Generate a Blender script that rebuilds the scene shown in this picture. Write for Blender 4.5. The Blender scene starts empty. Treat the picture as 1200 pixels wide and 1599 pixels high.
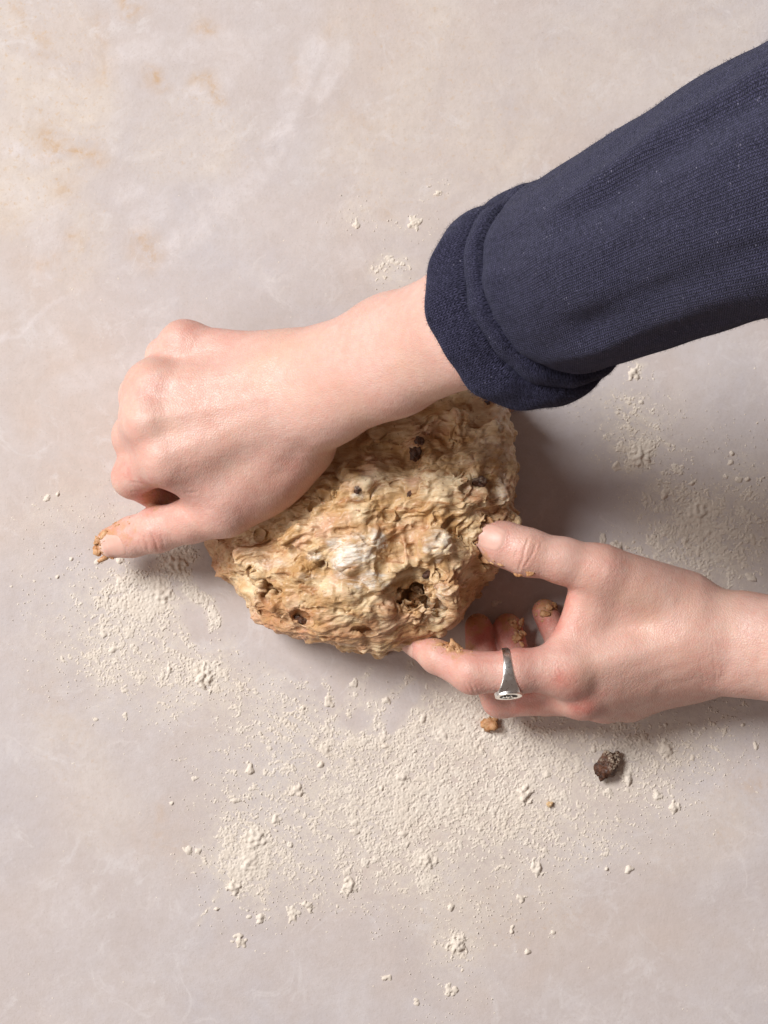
import bpy, math, random
import numpy as np
from mathutils import Vector, Matrix
from mathutils.bvhtree import BVHTree

random.seed(7)
rng = np.random.default_rng(11)
SC = bpy.context.scene
COL = SC.collection

# ------------------------------------------------------------------ camera, world, light, exposure
CAM_H = 1100.0            # mm above the table
MMPX = 0.33               # mm per photograph pixel at table level
cam_d = bpy.data.cameras.new('camera')
cam = bpy.data.objects.new('camera', cam_d)
COL.objects.link(cam)
cam.location = (0, 0, CAM_H / 1000)
cam_d.sensor_fit = 'VERTICAL'
cam_d.sensor_height = 36.0
cam_d.lens = 36.0 * CAM_H / (1599 * MMPX)
cam_d.clip_start = 0.05
cam_d.clip_end = 50
SC.camera = cam

world = bpy.data.worlds.new('World')
SC.world = world
world.use_nodes = True
bg = world.node_tree.nodes['Background']
bg.inputs['Color'].default_value = (1.0, 0.74, 0.64, 1)
bg.inputs['Strength'].default_value = 0.15

key_d = bpy.data.lights.new('softbox', 'AREA')
key_d.shape = 'DISK'
key_d.size = 1.75
key_d.energy = 252
key_d.color = (0.985, 0.985, 0.985)
key = bpy.data.objects.new('softbox', key_d)
COL.objects.link(key)
key.location = (-2.50, 1.68, 2.94)
key.rotation_euler = (Vector((0, -0.02, 0.03)) - key.location).to_track_quat('-Z', 'Y').to_euler()

fill_d = bpy.data.lights.new('added_fill', 'AREA')       # broad weak fill lamp, added at the near left to lift the hands
fill_d.shape = 'DISK'
fill_d.size = 1.3
fill_d.energy = 18
fill_d.color = (1.0, 0.94, 0.90)
fill = bpy.data.objects.new('added_fill', fill_d)
COL.objects.link(fill)
fill.location = (-2.1, -0.75, 1.35)
fill.rotation_euler = (Vector((0, 0, 0.03)) - fill.location).to_track_quat('-Z', 'Y').to_euler()

SC.view_settings.view_transform = 'Standard'
SC.view_settings.look = 'None'
SC.view_settings.exposure = 0.0
SC.view_settings.gamma = 1.0

# ------------------------------------------------------------------ helpers
def P(px, py, z=0.0):
    """photograph pixel + height in mm -> place in mm"""
    f = MMPX * (1 - z / CAM_H)
    return np.array([(px - 600) * f, (799.5 - py) * f, z], dtype=np.float64)

def hash3(ix, iy, iz, seed):
    h = (ix * np.uint32(374761393) + iy * np.uint32(668265263) + iz * np.uint32(2147483647 - 97) * np.uint32(31)
         + np.uint32(seed) * np.uint32(2654435761))
    h = (h ^ (h >> np.uint32(13))) * np.uint32(1274126177)
    h = h ^ (h >> np.uint32(16))
    h = h * np.uint32(2246822519)
    return h ^ (h >> np.uint32(15))

def perlin(p, seed=0):
    """gradient noise, about -1..1, p is (n,3)"""
    p = np.asarray(p, dtype=np.float32)
    i = np.floor(p)
    f = p - i
    i = i.astype(np.int64).astype(np.uint32)
    u = f * f * f * (f * (f * 6 - 15) + 10)
    out = np.zeros(len(p), dtype=np.float32)
    for dx in (0, 1):
        wx = u[:, 0] if dx else 1 - u[:, 0]
        for dy in (0, 1):
            wy = u[:, 1] if dy else 1 - u[:, 1]
            for dz in (0, 1):
                wz = u[:, 2] if dz else 1 - u[:, 2]
                h = hash3(i[:, 0] + np.uint32(dx), i[:, 1] + np.uint32(dy), i[:, 2] + np.uint32(dz), seed)
                gx = (h & np.uint32(1023)).astype(np.float32) / 511.5 - 1
                gy = ((h >> np.uint32(10)) & np.uint32(1023)).astype(np.float32) / 511.5 - 1
                gz = ((h >> np.uint32(20)) & np.uint32(1023)).astype(np.float32) / 511.5 - 1
                out += wx * wy * wz * (gx * (f[:, 0] - dx) + gy * (f[:, 1] - dy) + gz * (f[:, 2] - dz))
    return out * 1.5

def perlin2(x, y, seed=0):
    s = x.shape
    x = x.ravel().astype(np.float32); y = y.ravel().astype(np.float32)
    ix = np.floor(x); iy = np.floor(y)
    fx = x - ix; fy = y - iy
    ix = ix.astype(np.int64).astype(np.uint32); iy = iy.astype(np.int64).astype(np.uint32)
    ux = fx * fx * fx * (fx * (fx * 6 - 15) + 10); uy = fy * fy * fy * (fy * (fy * 6 - 15) + 10)
    out = np.zeros(len(x), dtype=np.float32)
    zero = np.zeros_like(ix)
    for dx in (0, 1):
        for dy in (0, 1):
            h = hash3(ix + np.uint32(dx), iy + np.uint32(dy), zero, seed)
            a = (h & np.uint32(65535)).astype(np.float32) * (2 * math.pi / 65536)
            w = (ux if dx else 1 - ux) * (uy if dy else 1 - uy)
            out += w * (np.cos(a) * (fx - dx) + np.sin(a) * (fy - dy))
    return (out * 1.5).reshape(s)

def fbm(p, wl, octv, seed, gain=0.5):
    out = 0; a = 1.0
    for o in range(octv):
        out = out + a * perlin(p / wl, seed + o * 17)
        wl = wl * 0.5; a *= gain
    return out

def sstep(a, b, x):
    t = np.clip((x - a) / (b - a), 0, 1)
    return t * t * (3 - 2 * t)

class Field:
    """signed distance grid (mm) with smooth blends, turned into one mesh"""
    def __init__(s, lo, hi, h):
        s.lo = np.array(lo, float); s.h = h
        s.n = np.ceil((np.array(hi, float) - s.lo) / h).astype(int) + 1
        s.F = np.full(s.n, 9.0, dtype=np.float32)
        s.ax = [(s.lo[i] + np.arange(s.n[i]) * h).astype(np.float32) for i in range(3)]
    def sl(s, bmin, bmax):
        a = np.clip(np.floor((np.array(bmin) - s.lo) / s.h).astype(int), 0, s.n)
        b = np.clip(np.ceil((np.array(bmax) - s.lo) / s.h).astype(int) + 1, 0, s.n)
        return tuple(slice(a[i], max(b[i], a[i])) for i in range(3))
    def xyz(s, sl):
        return (s.ax[0][sl[0]][:, None, None], s.ax[1][sl[1]][None, :, None], s.ax[2][sl[2]][None, None, :])
    def put(s, sl, d, k, op):
        f = s.F[sl]
        if op == 'sub':
            d = -d
            h = np.clip(0.5 - 0.5 * (d - f) / -k, 0, 1) if False else np.clip(0.5 + 0.5 * (d - f) / k, 0, 1)
            s.F[sl] = f + (d - f) * h + k * h * (1 - h)
        else:
            h = np.clip(0.5 + 0.5 * (f - d) / k, 0, 1)
            s.F[sl] = f + (d - f) * h - k * h * (1 - h)
    def rcone(s, a, b, ra, rb, k=4.0, n=None, f=1.0, op='add'):
        a = np.asarray(a, float); b = np.asarray(b, float)
        m = max(ra, rb) + k + 3
        sl = s.sl(np.minimum(a, b) - m, np.maximum(a, b) + m)
        X, Y, Z = s.xyz(sl)
        d = b - a; L = d @ d
        x, y, z = X - a[0], Y - a[1], Z - a[2]
        t = np.clip((x * d[0] + y * d[1] + z * d[2]) / L, 0, 1).astype(np.float32)
        x = x - t * d[0]; y = y - t * d[1]; z = z - t * d[2]
        q = x * x + y * y + z * z
        if n is not None:
            n = np.asarray(n, float); n = n / np.linalg.norm(n)
            c = x * n[0] + y * n[1] + z * n[2]
            q = q + c * c * (f * f - 1)
        s.put(sl, (np.sqrt(q) - (ra + (rb - ra) * t)).astype(np.float32), k, op)
    def chain(s, pts, rad, k=4.0, n=None, f=1.0, k0=None):
        for i in range(len(pts) - 1):
            s.rcone(pts[i], pts[i + 1], rad[i], rad[i + 1], (k0 if (i == 0 and k0) else k), n, f)
    def tri(s, a, b, c, r, k=4.0):
        a, b, c = [np.asarray(v, float) for v in (a, b, c)]
        m = r + k + 3
        sl = s.sl(np.minimum(np.minimum(a, b), c) - m, np.maximum(np.maximum(a, b), c) + m)
        X, Y, Z = s.xyz(sl)
        def seg(p, q):
            d = q - p
            x, y, z = X - p[0], Y - p[1], Z - p[2]
            t = np.clip((x * d[0] + y * d[1] + z * d[2]) / (d @ d), 0, 1)
            return (x - t * d[0]) ** 2 + (y - t * d[1]) ** 2 + (z - t * d[2]) ** 2
        nn = np.cross(b - a, c - a); nn /= np.linalg.norm(nn)
        e = np.minimum(np.minimum(seg(a, b), seg(b, c)), seg(c, a))
        ins = None
        for p, q in ((a, b), (b, c), (c, a)):
            m_ = np.cross(nn, q - p)
            g = (X - p[0]) * m_[0] + (Y - p[1]) * m_[1] + (Z - p[2]) * m_[2] >= 0
            ins = g if ins is None else ins & g
        pl = ((X - a[0]) * nn[0] + (Y - a[1]) * nn[1] + (Z - a[2]) * nn[2]) ** 2
        s.put(sl, (np.sqrt(np.where(ins, pl, e)) - r).astype(np.float32), k, 'add')
    def ell(s, c, r, k=4.0, ax=(1, 0, 0), up=(0, 0, 1), op='add'):
        c = np.asarray(c, float); r = np.asarray(r, float)
        ax = np.asarray(ax, float); ax = ax / np.linalg.norm(ax)
        up = np.asarray(up, float); up = up - ax * (up @ ax); up /= np.linalg.norm(up)
        sd = np.cross(up, ax)
        m = r.max() + k + 3
        sl = s.sl(c - m, c + m)
        X, Y, Z = s.xyz(sl)
        x, y, z = X - c[0], Y - c[1], Z - c[2]
        q = [(x * v[0] + y * v[1] + z * v[2]) / rr for v, rr in ((ax, r[0]), (sd, r[1]), (up, r[2]))]
        k0 = np.sqrt(q[0] ** 2 + q[1] ** 2 + q[2] ** 2) + 1e-6
        k1 = np.sqrt((q[0] / r[0]) ** 2 + (q[1] / r[1]) ** 2 + (q[2] / r[2]) ** 2) + 1e-6
        s.put(sl, (k0 * (k0 - 1) / k1).astype(np.float32), k, op)
    def mesh(s, smooth=2):
        F = s.F; h = s.h
        ins = F < 0
        c = np.zeros(s.n - 1, dtype=np.int8)
        for dx in (0, 1):
            for dy in (0, 1):
                for dz in (0, 1):
                    c += ins[dx:s.n[0] - 1 + dx, dy:s.n[1] - 1 + dy, dz:s.n[2] - 1 + dz]
        act = np.argwhere((c > 0) & (c < 8))
        vid = np.full(s.n - 1, -1, dtype=np.int32)
        vid[act[:, 0], act[:, 1], act[:, 2]] = np.arange(len(act))
        pos = np.zeros((len(act), 3)); cnt = np.zeros(len(act))
        cor = [(a, b, d) for a in (0, 1) for b in (0, 1) for d in (0, 1)]
        val = {q: F[act[:, 0] + q[0], act[:, 1] + q[1], act[:, 2] + q[2]] for q in cor}
        for q in cor:
            for axis in range(3):
                if q[axis] == 0:
                    r = list(q); r[axis] = 1; r = tuple(r)
                    va, vb = val[q], val[r]
                    m = (va < 0) != (vb < 0)
                    t = np.where(m, va / np.where(va - vb == 0, 1, va - vb), 0)
                    for d in range(3):
                        pos[:, d] += np.where(m, q[d] + (t if d == axis else 0), 0)
                    cnt += m
        pos = (pos / cnt[:, None] + act) * h + s.lo
        quads = []
        for axis in range(3):
            n = s.n
            A = [slice(1, n[d] - 1) for d in range(3)]; A[axis] = slice(0, n[axis] - 1)
            B = list(A); B[axis] = slice(1, n[axis])
            ia, ib = ins[tuple(A)], ins[tuple(B)]
            for flip, mm in ((False, ia & ~ib), (True, ~ia & ib)):
                e = np.argwhere(mm)
                if not len(e): continue
                off = np.ones(3, int); off[axis] = 0
                e = e + off
                u, v = (axis + 1) % 3, (axis + 2) % 3
                ids = []
                for du, dv in ((-1, -1), (0, -1), (0, 0), (-1, 0)):
                    g = e.copy(); g[:, u] += du; g[:, v] += dv
                    ids.append(vid[g[:, 0], g[:, 1], g[:, 2]])
                if flip: ids = ids[::-1]
                quads.append(np.stack(ids, 1))
        quads = np.concatenate(quads)
        quads = quads[(quads >= 0).all(1)]
        for _ in range(smooth):
            pos = relax(pos, quads)
        return pos, quads

def relax(pos, quads, w=0.6):
    n = len(pos)
    a = quads.ravel(); b = np.roll(quads, -1, 1).ravel()
    cnt = np.bincount(a, minlength=n) + np.bincount(b, minlength=n)
    out = np.empty_like(pos)
    for d in range(3):
        sm = np.bincount(a, weights=pos[b, d], minlength=n) + np.bincount(b, weights=pos[a, d], minlength=n)
        out[:, d] = sm / np.maximum(cnt, 1)
    return pos + (out - pos) * w

def normals(pos, quads):
    p = pos[quads]
    fn = np.cross(p[:, 2] - p[:, 0], p[:, 3] - p[:, 1])
    n = np.zeros_like(pos)
    for d in range(3):
        n[:, d] = np.bincount(quads.ravel(), weights=np.repeat(fn[:, d], 4), minlength=len(pos))
    return n / np.maximum(np.linalg.norm(n, axis=1), 1e-9)[:, None]

def link_mesh(name, pos, faces, mat, parent=None, smooth=True, attrs=None, uv=None, loc=None):
    """pos in mm (n,3) -> one mesh object in metres"""
    me = bpy.data.meshes.new(name)
    faces = np.asarray(faces)
    k = faces.shape[1]
    me.vertices.add(len(pos)); me.loops.add(faces.size); me.polygons.add(len(faces))
    org = np.zeros(3) if loc is None else np.asarray(loc, float)
    me.vertices.foreach_set('co', ((np.asarray(pos) - org) / 1000).astype(np.float32).ravel())
    me.loops.foreach_set('vertex_index', faces.astype(np.int32).ravel())
    me.polygons.foreach_set('loop_start', np.arange(0, faces.size, k, dtype=np.int32))
    me.polygons.foreach_set('use_smooth', np.full(len(faces), smooth))
    me.update(calc_edges=True)
    for an, av in (attrs or {}).items():
        at = me.attributes.new(an, 'FLOAT', 'POINT')
        at.data.foreach_set('value', np.asarray(av, dtype=np.float32))
    if uv is not None:
        ul = me.uv_layers.new(name='UVMap')
        ul.data.foreach_set('uv', np.asarray(uv, dtype=np.float32)[faces.ravel()].ravel())
    me.materials.append(mat)
    ob = bpy.data.objects.new(name, me)
    COL.objects.link(ob)
    ob.location = org / 1000
    if parent is not None:
        ob.parent = parent
    return ob

def tag(o, label, cat, group=None, kind=None):
    o['label'] = label; o['category'] = cat
    if group: o['group'] = group
    if kind: o['kind'] = kind
    return o

def polydist(X, Y, pts):
    """distance to a polyline"""
    d = np.full(np.broadcast(X, Y).shape, 1e9)
    for a, b in zip(pts[:-1], pts[1:]):
        e = (b[0] - a[0], b[1] - a[1]); L = e[0] ** 2 + e[1] ** 2 + 1e-9
        t = np.clip(((X - a[0]) * e[0] + (Y - a[1]) * e[1]) / L, 0, 1)
        d = np.minimum(d, np.hypot(X - a[0] - t * e[0], Y - a[1] - t * e[1]))
    return d

def polysd(X, Y, pts):
    """signed distance to a closed polygon, negative inside"""
    d = polydist(X, Y, pts + [pts[0]])
    ins = np.zeros(d.shape, bool)
    for a, b in zip(pts, pts[1:] + [pts[0]]):
        c = ((a[1] > Y) != (b[1] > Y)) & (X < (b[0] - a[0]) * (Y - a[1]) / (b[1] - a[1] + 1e-12) + a[0])
        ins ^= c
    return np.where(ins, -d, d)

def topx(pos):
    """back to photograph pixels, for placing creases and colours"""
    f = MMPX * (1 - pos[:, 2] / CAM_H)
    return pos[:, 0] / f + 600, 799.5 - pos[:, 1] / f

# ------------------------------------------------------------------ node helpers
class NT:
    def __init__(s, name):
        s.m = bpy.data.materials.new(name); s.m.use_nodes = True
        s.t = s.m.node_tree
        s.b = s.t.nodes['Principled BSDF']
        s.co = s.t.nodes.new('ShaderNodeTexCoord')
    def n(s, t, **kw):
        o = s.t.nodes.new(t)
        for k, v in kw.items():
            setattr(o, k, v)
        return o
    def l(s, a, b):
        s.t.links.new(a, b)
    def val(s, x, inp):
        if hasattr(x, 'is_output'): s.l(x, inp)
        else: inp.default_value = x
    def noise(s, scale, detail=4, rough=0.55, dist=0.0, vec=None, out='Fac'):
        o = s.n('ShaderNodeTexNoise')
        o.inputs['Scale'].default_value = scale; o.inputs['Detail'].default_value = detail
        o.inputs['Roughness'].default_value = rough; o.inputs['Distortion'].default_value = dist
        s.l(vec or s.co.outputs['Object'], o.inputs['Vector'])
        return o.outputs[out]
    def voro(s, scale, feature='F1', vec=None, out='Distance'):
        o = s.n('ShaderNodeTexVoronoi', feature=feature)
        o.inputs['Scale'].default_value = scale
        s.l(vec or s.co.outputs['Object'], o.inputs['Vector'])
        return o.outputs[out]
    def ramp(s, fac, a, b, v0=0.0, v1=1.0, clamp=True):
        o = s.n('ShaderNodeMapRange', clamp=clamp)
        o.inputs['From Min'].default_value = a; o.inputs['From Max'].default_value = b
        o.inputs['To Min'].default_value = v0; o.inputs['To Max'].default_value = v1
        s.l(fac, o.inputs['Value'])
        return o.outputs['Result']
    def math(s, op, a, b=0.0, c=None):
        o = s.n('ShaderNodeMath', operation=op)
        s.val(a, o.inputs[0]); s.val(b, o.inputs[1])
        if c is not None: s.val(c, o.inputs[2])
        return o.outputs[0]
    def mix(s, fac, a, b, blend='MIX'):
        o = s.n('ShaderNodeMix', data_type='RGBA', blend_type=blend)
        s.val(fac, o.inputs[0])
        for x, i in ((a, o.inputs[6]), (b, o.inputs[7])):
            if hasattr(x, 'is_output'): s.l(x, i)
            else: i.default_value = (*x, 1) if len(x) == 3 else x
        return o.outputs[2]
    def attr(s, name):
        return s.n('ShaderNodeAttribute', attribute_name=name).outputs['Fac']
    def bump(s, h, strength, dist, normal=None):
        o = s.n('ShaderNodeBump')
        o.inputs['Strength'].default_value = strength; o.inputs['Distance'].default_value = dist
        s.l(h, o.inputs['Height'])
        if normal is not None: s.l(normal, o.inputs['Normal'])
        return o.outputs['Normal']
    def set(s, **kw):
        for k, v in kw.items():
            i = s.b.inputs[k.replace('_', ' ')]
            if hasattr(v, 'is_output'): s.l(v, i)
            elif isinstance(v, tuple) and len(v) == 3 and i.type == 'RGBA': i.default_value = (*v, 1)
            else: i.default_value = v
        return s.m

def srgb(r, g, b):
    f = lambda c: (c / 255 / 12.92) if c / 255 <= 0.04045 else ((c / 255 + 0.055) / 1.055) ** 2.4
    return (f(r), f(g), f(b))

# ------------------------------------------------------------------ materials
def mat_table():
    k = NT('painted_plaster')
    big = k.noise(5, 5, 0.55, 0.6)
    mid = k.noise(22, 6, 0.6, 0.8)
    fine = k.noise(160, 4, 0.6)
    c = k.mix(k.ramp(big, 0.36, 0.64), srgb(189, 182, 183), srgb(197, 182, 173))
    c = k.mix(k.ramp(mid, 0.42, 0.72, 0, 0.6), c, srgb(203, 196, 195))
    c = k.mix(k.math('MULTIPLY', k.attr('warm'), k.ramp(mid, 0.3, 0.62)), c, srgb(210, 197, 184))
    pal = k.math('MULTIPLY', k.attr('pale'), k.ramp(k.noise(45, 6, 0.7, 1.0), 0.32, 0.62, 0.0, 0.95))
    c = k.mix(pal, c, srgb(211, 203, 202))
    och = k.math('MULTIPLY', k.attr('ochre'), k.ramp(k.noise(150, 5, 0.75, 0.6), 0.34, 0.60, 0.0, 0.95))
    c = k.mix(och, c, srgb(188, 152, 108))
    c = k.mix(k.ramp(fine, 0.35, 0.68, 0.0, 0.28), c, srgb(178, 165, 155))
    c = k.mix(k.math('MULTIPLY', k.attr('warm'), k.ramp(k.noise(330, 4, 0.7), 0.56, 0.70, 0, 0.7)), c, srgb(192, 160, 120))
    c = k.mix(k.ramp(k.noise(34, 8, 0.72, 1.5), 0.56, 0.66, 0, 0.5), c, srgb(209, 202, 200))
    c = k.mix(k.math('MULTIPLY', k.ramp(k.attr('dust'), 0.10, 0.70, 0.0, 0.95), k.ramp(k.noise(260, 4, 0.7), 0.32, 0.62)), c, srgb(211, 200, 187))
    wv = k.n('ShaderNodeMix', data_type='VECTOR'); wv.inputs[0].default_value = 0.10
    k.l(k.co.outputs['Object'], wv.inputs[4]); k.l(k.noise(14, 4, 0.6, 0, None, 'Color'), wv.inputs[5])
    scr = k.ramp(k.voro(16, 'DISTANCE_TO_EDGE', wv.outputs[1]), 0.006, 0.022, 1, 0)
    scr = k.math('MULTIPLY', scr, k.ramp(k.noise(20, 4, 0.6), 0.50, 0.66, 0, 0.28))
    c = k.mix(scr, c, srgb(216, 208, 205))
    c = k.mix(k.ramp(k.noise(900, 2, 0.6), 0.58, 0.75, 0, 0.35), c, srgb(168, 154, 144))
    spk = k.ramp(k.voro(240), 0.03, 0.07, 1, 0)
    spk = k.math('MULTIPLY', spk, k.ramp(k.noise(9, 2), 0.55, 0.7, 0.0, 0.35))
    c = k.mix(spk, c, srgb(150, 128, 104))
    hb = k.math('ADD', k.math('MULTIPLY', k.noise(420, 3, 0.6), 0.35), mid)
    hb = k.math('ADD', hb, k.math('MULTIPLY', pal, 0.3))
    return k.set(Base_Color=c, Roughness=k.ramp(mid, 0.3, 0.7, 0.55, 0.75), Specular_IOR_Level=0.3,
                 Normal=k.bump(hb, 0.28, 0.0012))

def mat_skin():
    k = NT('skin')
    big = k.noise(45, 4, 0.55, 0.5)
    mott = k.noise(220, 4, 0.65)
    c = k.mix(k.ramp(big, 0.35, 0.65), (0.61, 0.375, 0.30), (0.66, 0.435, 0.365))
    c = k.mix(k.ramp(mott, 0.38, 0.68, 0, 0.42), c, (0.62, 0.30, 0.235))
    c = k.mix(k.ramp(k.noise(28, 3, 0.5, 0.4), 0.5, 0.7, 0, 0.4), c, (0.66, 0.45, 0.33))
    red = k.math('MULTIPLY', k.attr('red'), k.ramp(mott, 0.2, 0.6, 0.6, 1.0))
    c = k.mix(red, c, (0.56, 0.19, 0.15))
    c = k.mix(k.attr('residue'), c, (0.50, 0.26, 0.11))
    cell = k.voro(800, 'DISTANCE_TO_EDGE')
    hb = k.math('ADD', k.math('MULTIPLY', k.ramp(cell, 0.0, 0.25), 0.35), k.noise(500, 3, 0.6))
    nb = k.bump(hb, 0.34, 0.0007)
    nb = k.bump(k.noise(120, 3, 0.5), 0.10, 0.002, nb)
    m = k.set(Base_Color=c, Roughness=k.ramp(mott, 0.3, 0.7, 0.36, 0.50), Specular_IOR_Level=0.42,
              Subsurface_Weight=0.22, Subsurface_Radius=(1.0, 0.35, 0.18), Subsurface_Scale=0.004, Normal=nb)
    return m

def mat_nail():
    k = NT('nail')
    c = k.mix(k.ramp(k.noise(200, 2), 0.3, 0.7), (0.63, 0.36, 0.285), (0.66, 0.41, 0.335))
    c = k.mix(k.attr('tip'), c, (0.68, 0.46, 0.37))
    return k.set(Base_Color=c, Roughness=0.42, Specular_IOR_Level=0.45, Subsurface_Weight=0.25,
                 Subsurface_Radius=(1.0, 0.4, 0.25), Subsurface_Scale=0.002)

def mat_dough():
    k = NT('dough')
    mp = k.n('ShaderNodeMapping'); mp.inputs['Rotation'].default_value = (0, 0, 0.35)
    mp.inputs['Scale'].default_value = (0.30, 1.2, 1.2)
    k.l(k.co.outputs['Object'], mp.inputs['Vector'])
    an = mp.outputs['Vector']
    a = k.noise(75, 6, 0.62, 1.0, an)
    b = k.noise(160, 5, 0.65, 0.8, an)
    d = k.noise(38, 4, 0.55, 0.6)
    c = k.mix(k.ramp(a, 0.35, 0.65), (0.585, 0.37, 0.17), (0.83, 0.67, 0.445))
    c = k.mix(k.ramp(d, 0.42, 0.62, 0, 0.85), c, (0.47, 0.25, 0.085))
    c = k.mix(k.ramp(b, 0.54, 0.66, 0, 0.85), c, (0.36, 0.15, 0.045))
    c = k.mix(k.ramp(k.noise(430, 3, 0.6), 0.63, 0.72, 0, 0.8), c, (0.24, 0.09, 0.03))
    c = k.mix(k.ramp(k.noise(55, 4, 0.5, 0.5), 0.55, 0.72, 0, 0.55), c, (0.74, 0.43, 0.31))
    c = k.mix(k.math('MULTIPLY', k.attr('spice'), k.ramp(b, 0.25, 0.55)), c, (0.46, 0.20, 0.09))
    c = k.mix(k.math('MULTIPLY', k.attr('flour'), k.ramp(k.noise(260, 5, 0.75, 0.6, an), 0.40, 0.60, 0.0, 0.9)), c, (0.82, 0.75, 0.65))
    hb = k.math('ADD', k.math('MULTIPLY', k.noise(420, 5, 0.7, 1.2, an), 1.3), k.math('MULTIPLY', b, 1.8))
    return k.set(Base_Color=c, Roughness=k.ramp(b, 0.3, 0.7, 0.42, 0.66), Specular_IOR_Level=0.45,
                 Subsurface_Weight=0.15, Subsurface_Radius=(1.0, 0.6, 0.3), Subsurface_Scale=0.0025,
                 Coat_Weight=0.28, Coat_Roughness=0.28, Normal=k.bump(hb, 0.6, 0.0012))

def mat_crumb():
    k = NT('dough_crumb')
    a = k.noise(350, 4, 0.6)
    c = k.mix(k.ramp(a, 0.35, 0.65), (0.40, 0.175, 0.065), (0.62, 0.37, 0.19))
    return k.set(Base_Color=c, Roughness=0.5, Subsurface_Weight=0.1, Subsurface_Radius=(1, .6, .3),
                 Subsurface_Scale=0.002, Normal=k.bump(k.noise(900, 4, 0.6), 0.5, 0.0008))

def mat_raisin():
    k = NT('raisin')
    a = k.noise(420, 5, 0.65)
    c = k.mix(k.ramp(a, 0.35, 0.65), (0.030, 0.011, 0.006), (0.13, 0.047, 0.02))
    dust = k.math('MULTIPLY', k.attr('flour'), k.ramp(k.noise(900, 4, 0.7), 0.46, 0.60))
    c = k.mix(dust, c, (0.60, 0.50, 0.38))
    return k.set(Base_Color=c, Roughness=k.ramp(a, 0.3, 0.7, 0.28, 0.55), Specular_IOR_Level=0.5,
                 Normal=k.bump(k.noise(700, 4, 0.7, 0.6), 0.7, 0.0012))

def mat_flour():
    k = NT('flour')
    a = k.noise(60, 3, 0.6)
    c = k.mix(k.ramp(a, 0.3, 0.7), srgb(212, 200, 186), srgb(217, 207, 195))
    return k.set(Base_Color=c, Roughness=0.95, Specular_IOR_Level=0.1)

def mat_knit():
    k = NT('navy_knit')
    uv = k.n('ShaderNodeSeparateXYZ'); k.l(k.co.outputs['UV'], uv.inputs[0])
    wob = k.noise(70, 3, 0.5, 0, k.co.outputs['Object'])
    wob = k.math('MULTIPLY', k.math('SUBTRACT', wob, 0.5), 0.8)
    u = k.math('ADD', k.math('DIVIDE', uv.outputs[0], 2.0), wob)       # stitch columns, UV is in mm
    v = k.math('DIVIDE', uv.outputs[1], 1.6)
    fu = k.math('FRACT', u)
    au = k.math('ABSOLUTE', k.math('SUBTRACT', fu, 0.5))                 # 0 centre .. 0.5 edge
    vv = k.math('ADD', v, k.math('MULTIPLY', au, -1.5))                  # V shape
    fv = k.math('FRACT', k.math('ADD', vv, k.math('MULTIPLY', wob, 0.6)))
    row = k.math('SINE', k.math('MULTIPLY', fv, math.pi))
    leg = k.math('SINE', k.math('MULTIPLY', k.math('FRACT', k.math('MULTIPLY', fu, 2.0)), math.pi))
    st = k.math('POWER', k.math('MULTIPLY', row, k.math('POWER', leg, 0.6)), 0.7)
    fuzz = k.noise(1500, 3, 0.7)
    mel = k.noise(520, 4, 0.8)
    c = k.mix(k.ramp(mel, 0.34, 0.66), (0.010, 0.0095, 0.024), (0.078, 0.074, 0.140))
    c = k.mix(k.ramp(st, 0.15, 0.95), (0.012, 0.012, 0.026), c)
    c = k.mix(k.math('MULTIPLY', k.ramp(k.voro(420), 0.08, 0.20, 0.9, 0), k.ramp(k.noise(130, 2), 0.56, 0.66)), c, (0.22, 0.21, 0.28))
    hb = k.math('ADD', st, k.math('ADD', k.math('MULTIPLY', fuzz, 0.6), k.math('MULTIPLY', mel, 0.9)))
    k.set(Sheen_Weight=0.12, Sheen_Roughness=0.5, Sheen_Tint=(0.55, 0.58, 0.75))
    return k.set(Base_Color=c, Roughness=0.9, Specular_IOR_Level=0.15, Normal=k.bump(hb, 0.8, 0.0009))

def mat_metal(name, col, rough):
    k = NT(name)
    r = k.ramp(k.noise(600, 3), 0.3, 0.7, rough * 0.8, rough * 1.3)
    return k.set(Base_Color=col, Metallic=1.0, Roughness=r, Normal=k.bump(k.noise(300, 3), 0.05, 0.0005))

def mat_fuzz():
    k = NT('wool_fibre')
    return k.set(Base_Color=k.mix(k.noise(300, 2), (0.03, 0.03, 0.06), (0.09, 0.088, 0.14)), Roughness=0.9, Specular_IOR_Level=0.1)

M = dict(fuzz=mat_fuzz(), table=mat_table(), skin=mat_skin(), nail=mat_nail(), dough=mat_dough(), crumb=mat_crumb(),
         raisin=mat_raisin(), flour=mat_flour(), knit=mat_knit(),
         silver=mat_metal('silver', (0.90, 0.89, 0.86), 0.30), dark=mat_metal('oxidised_silver', (0.05, 0.045, 0.04), 0.5))

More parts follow.
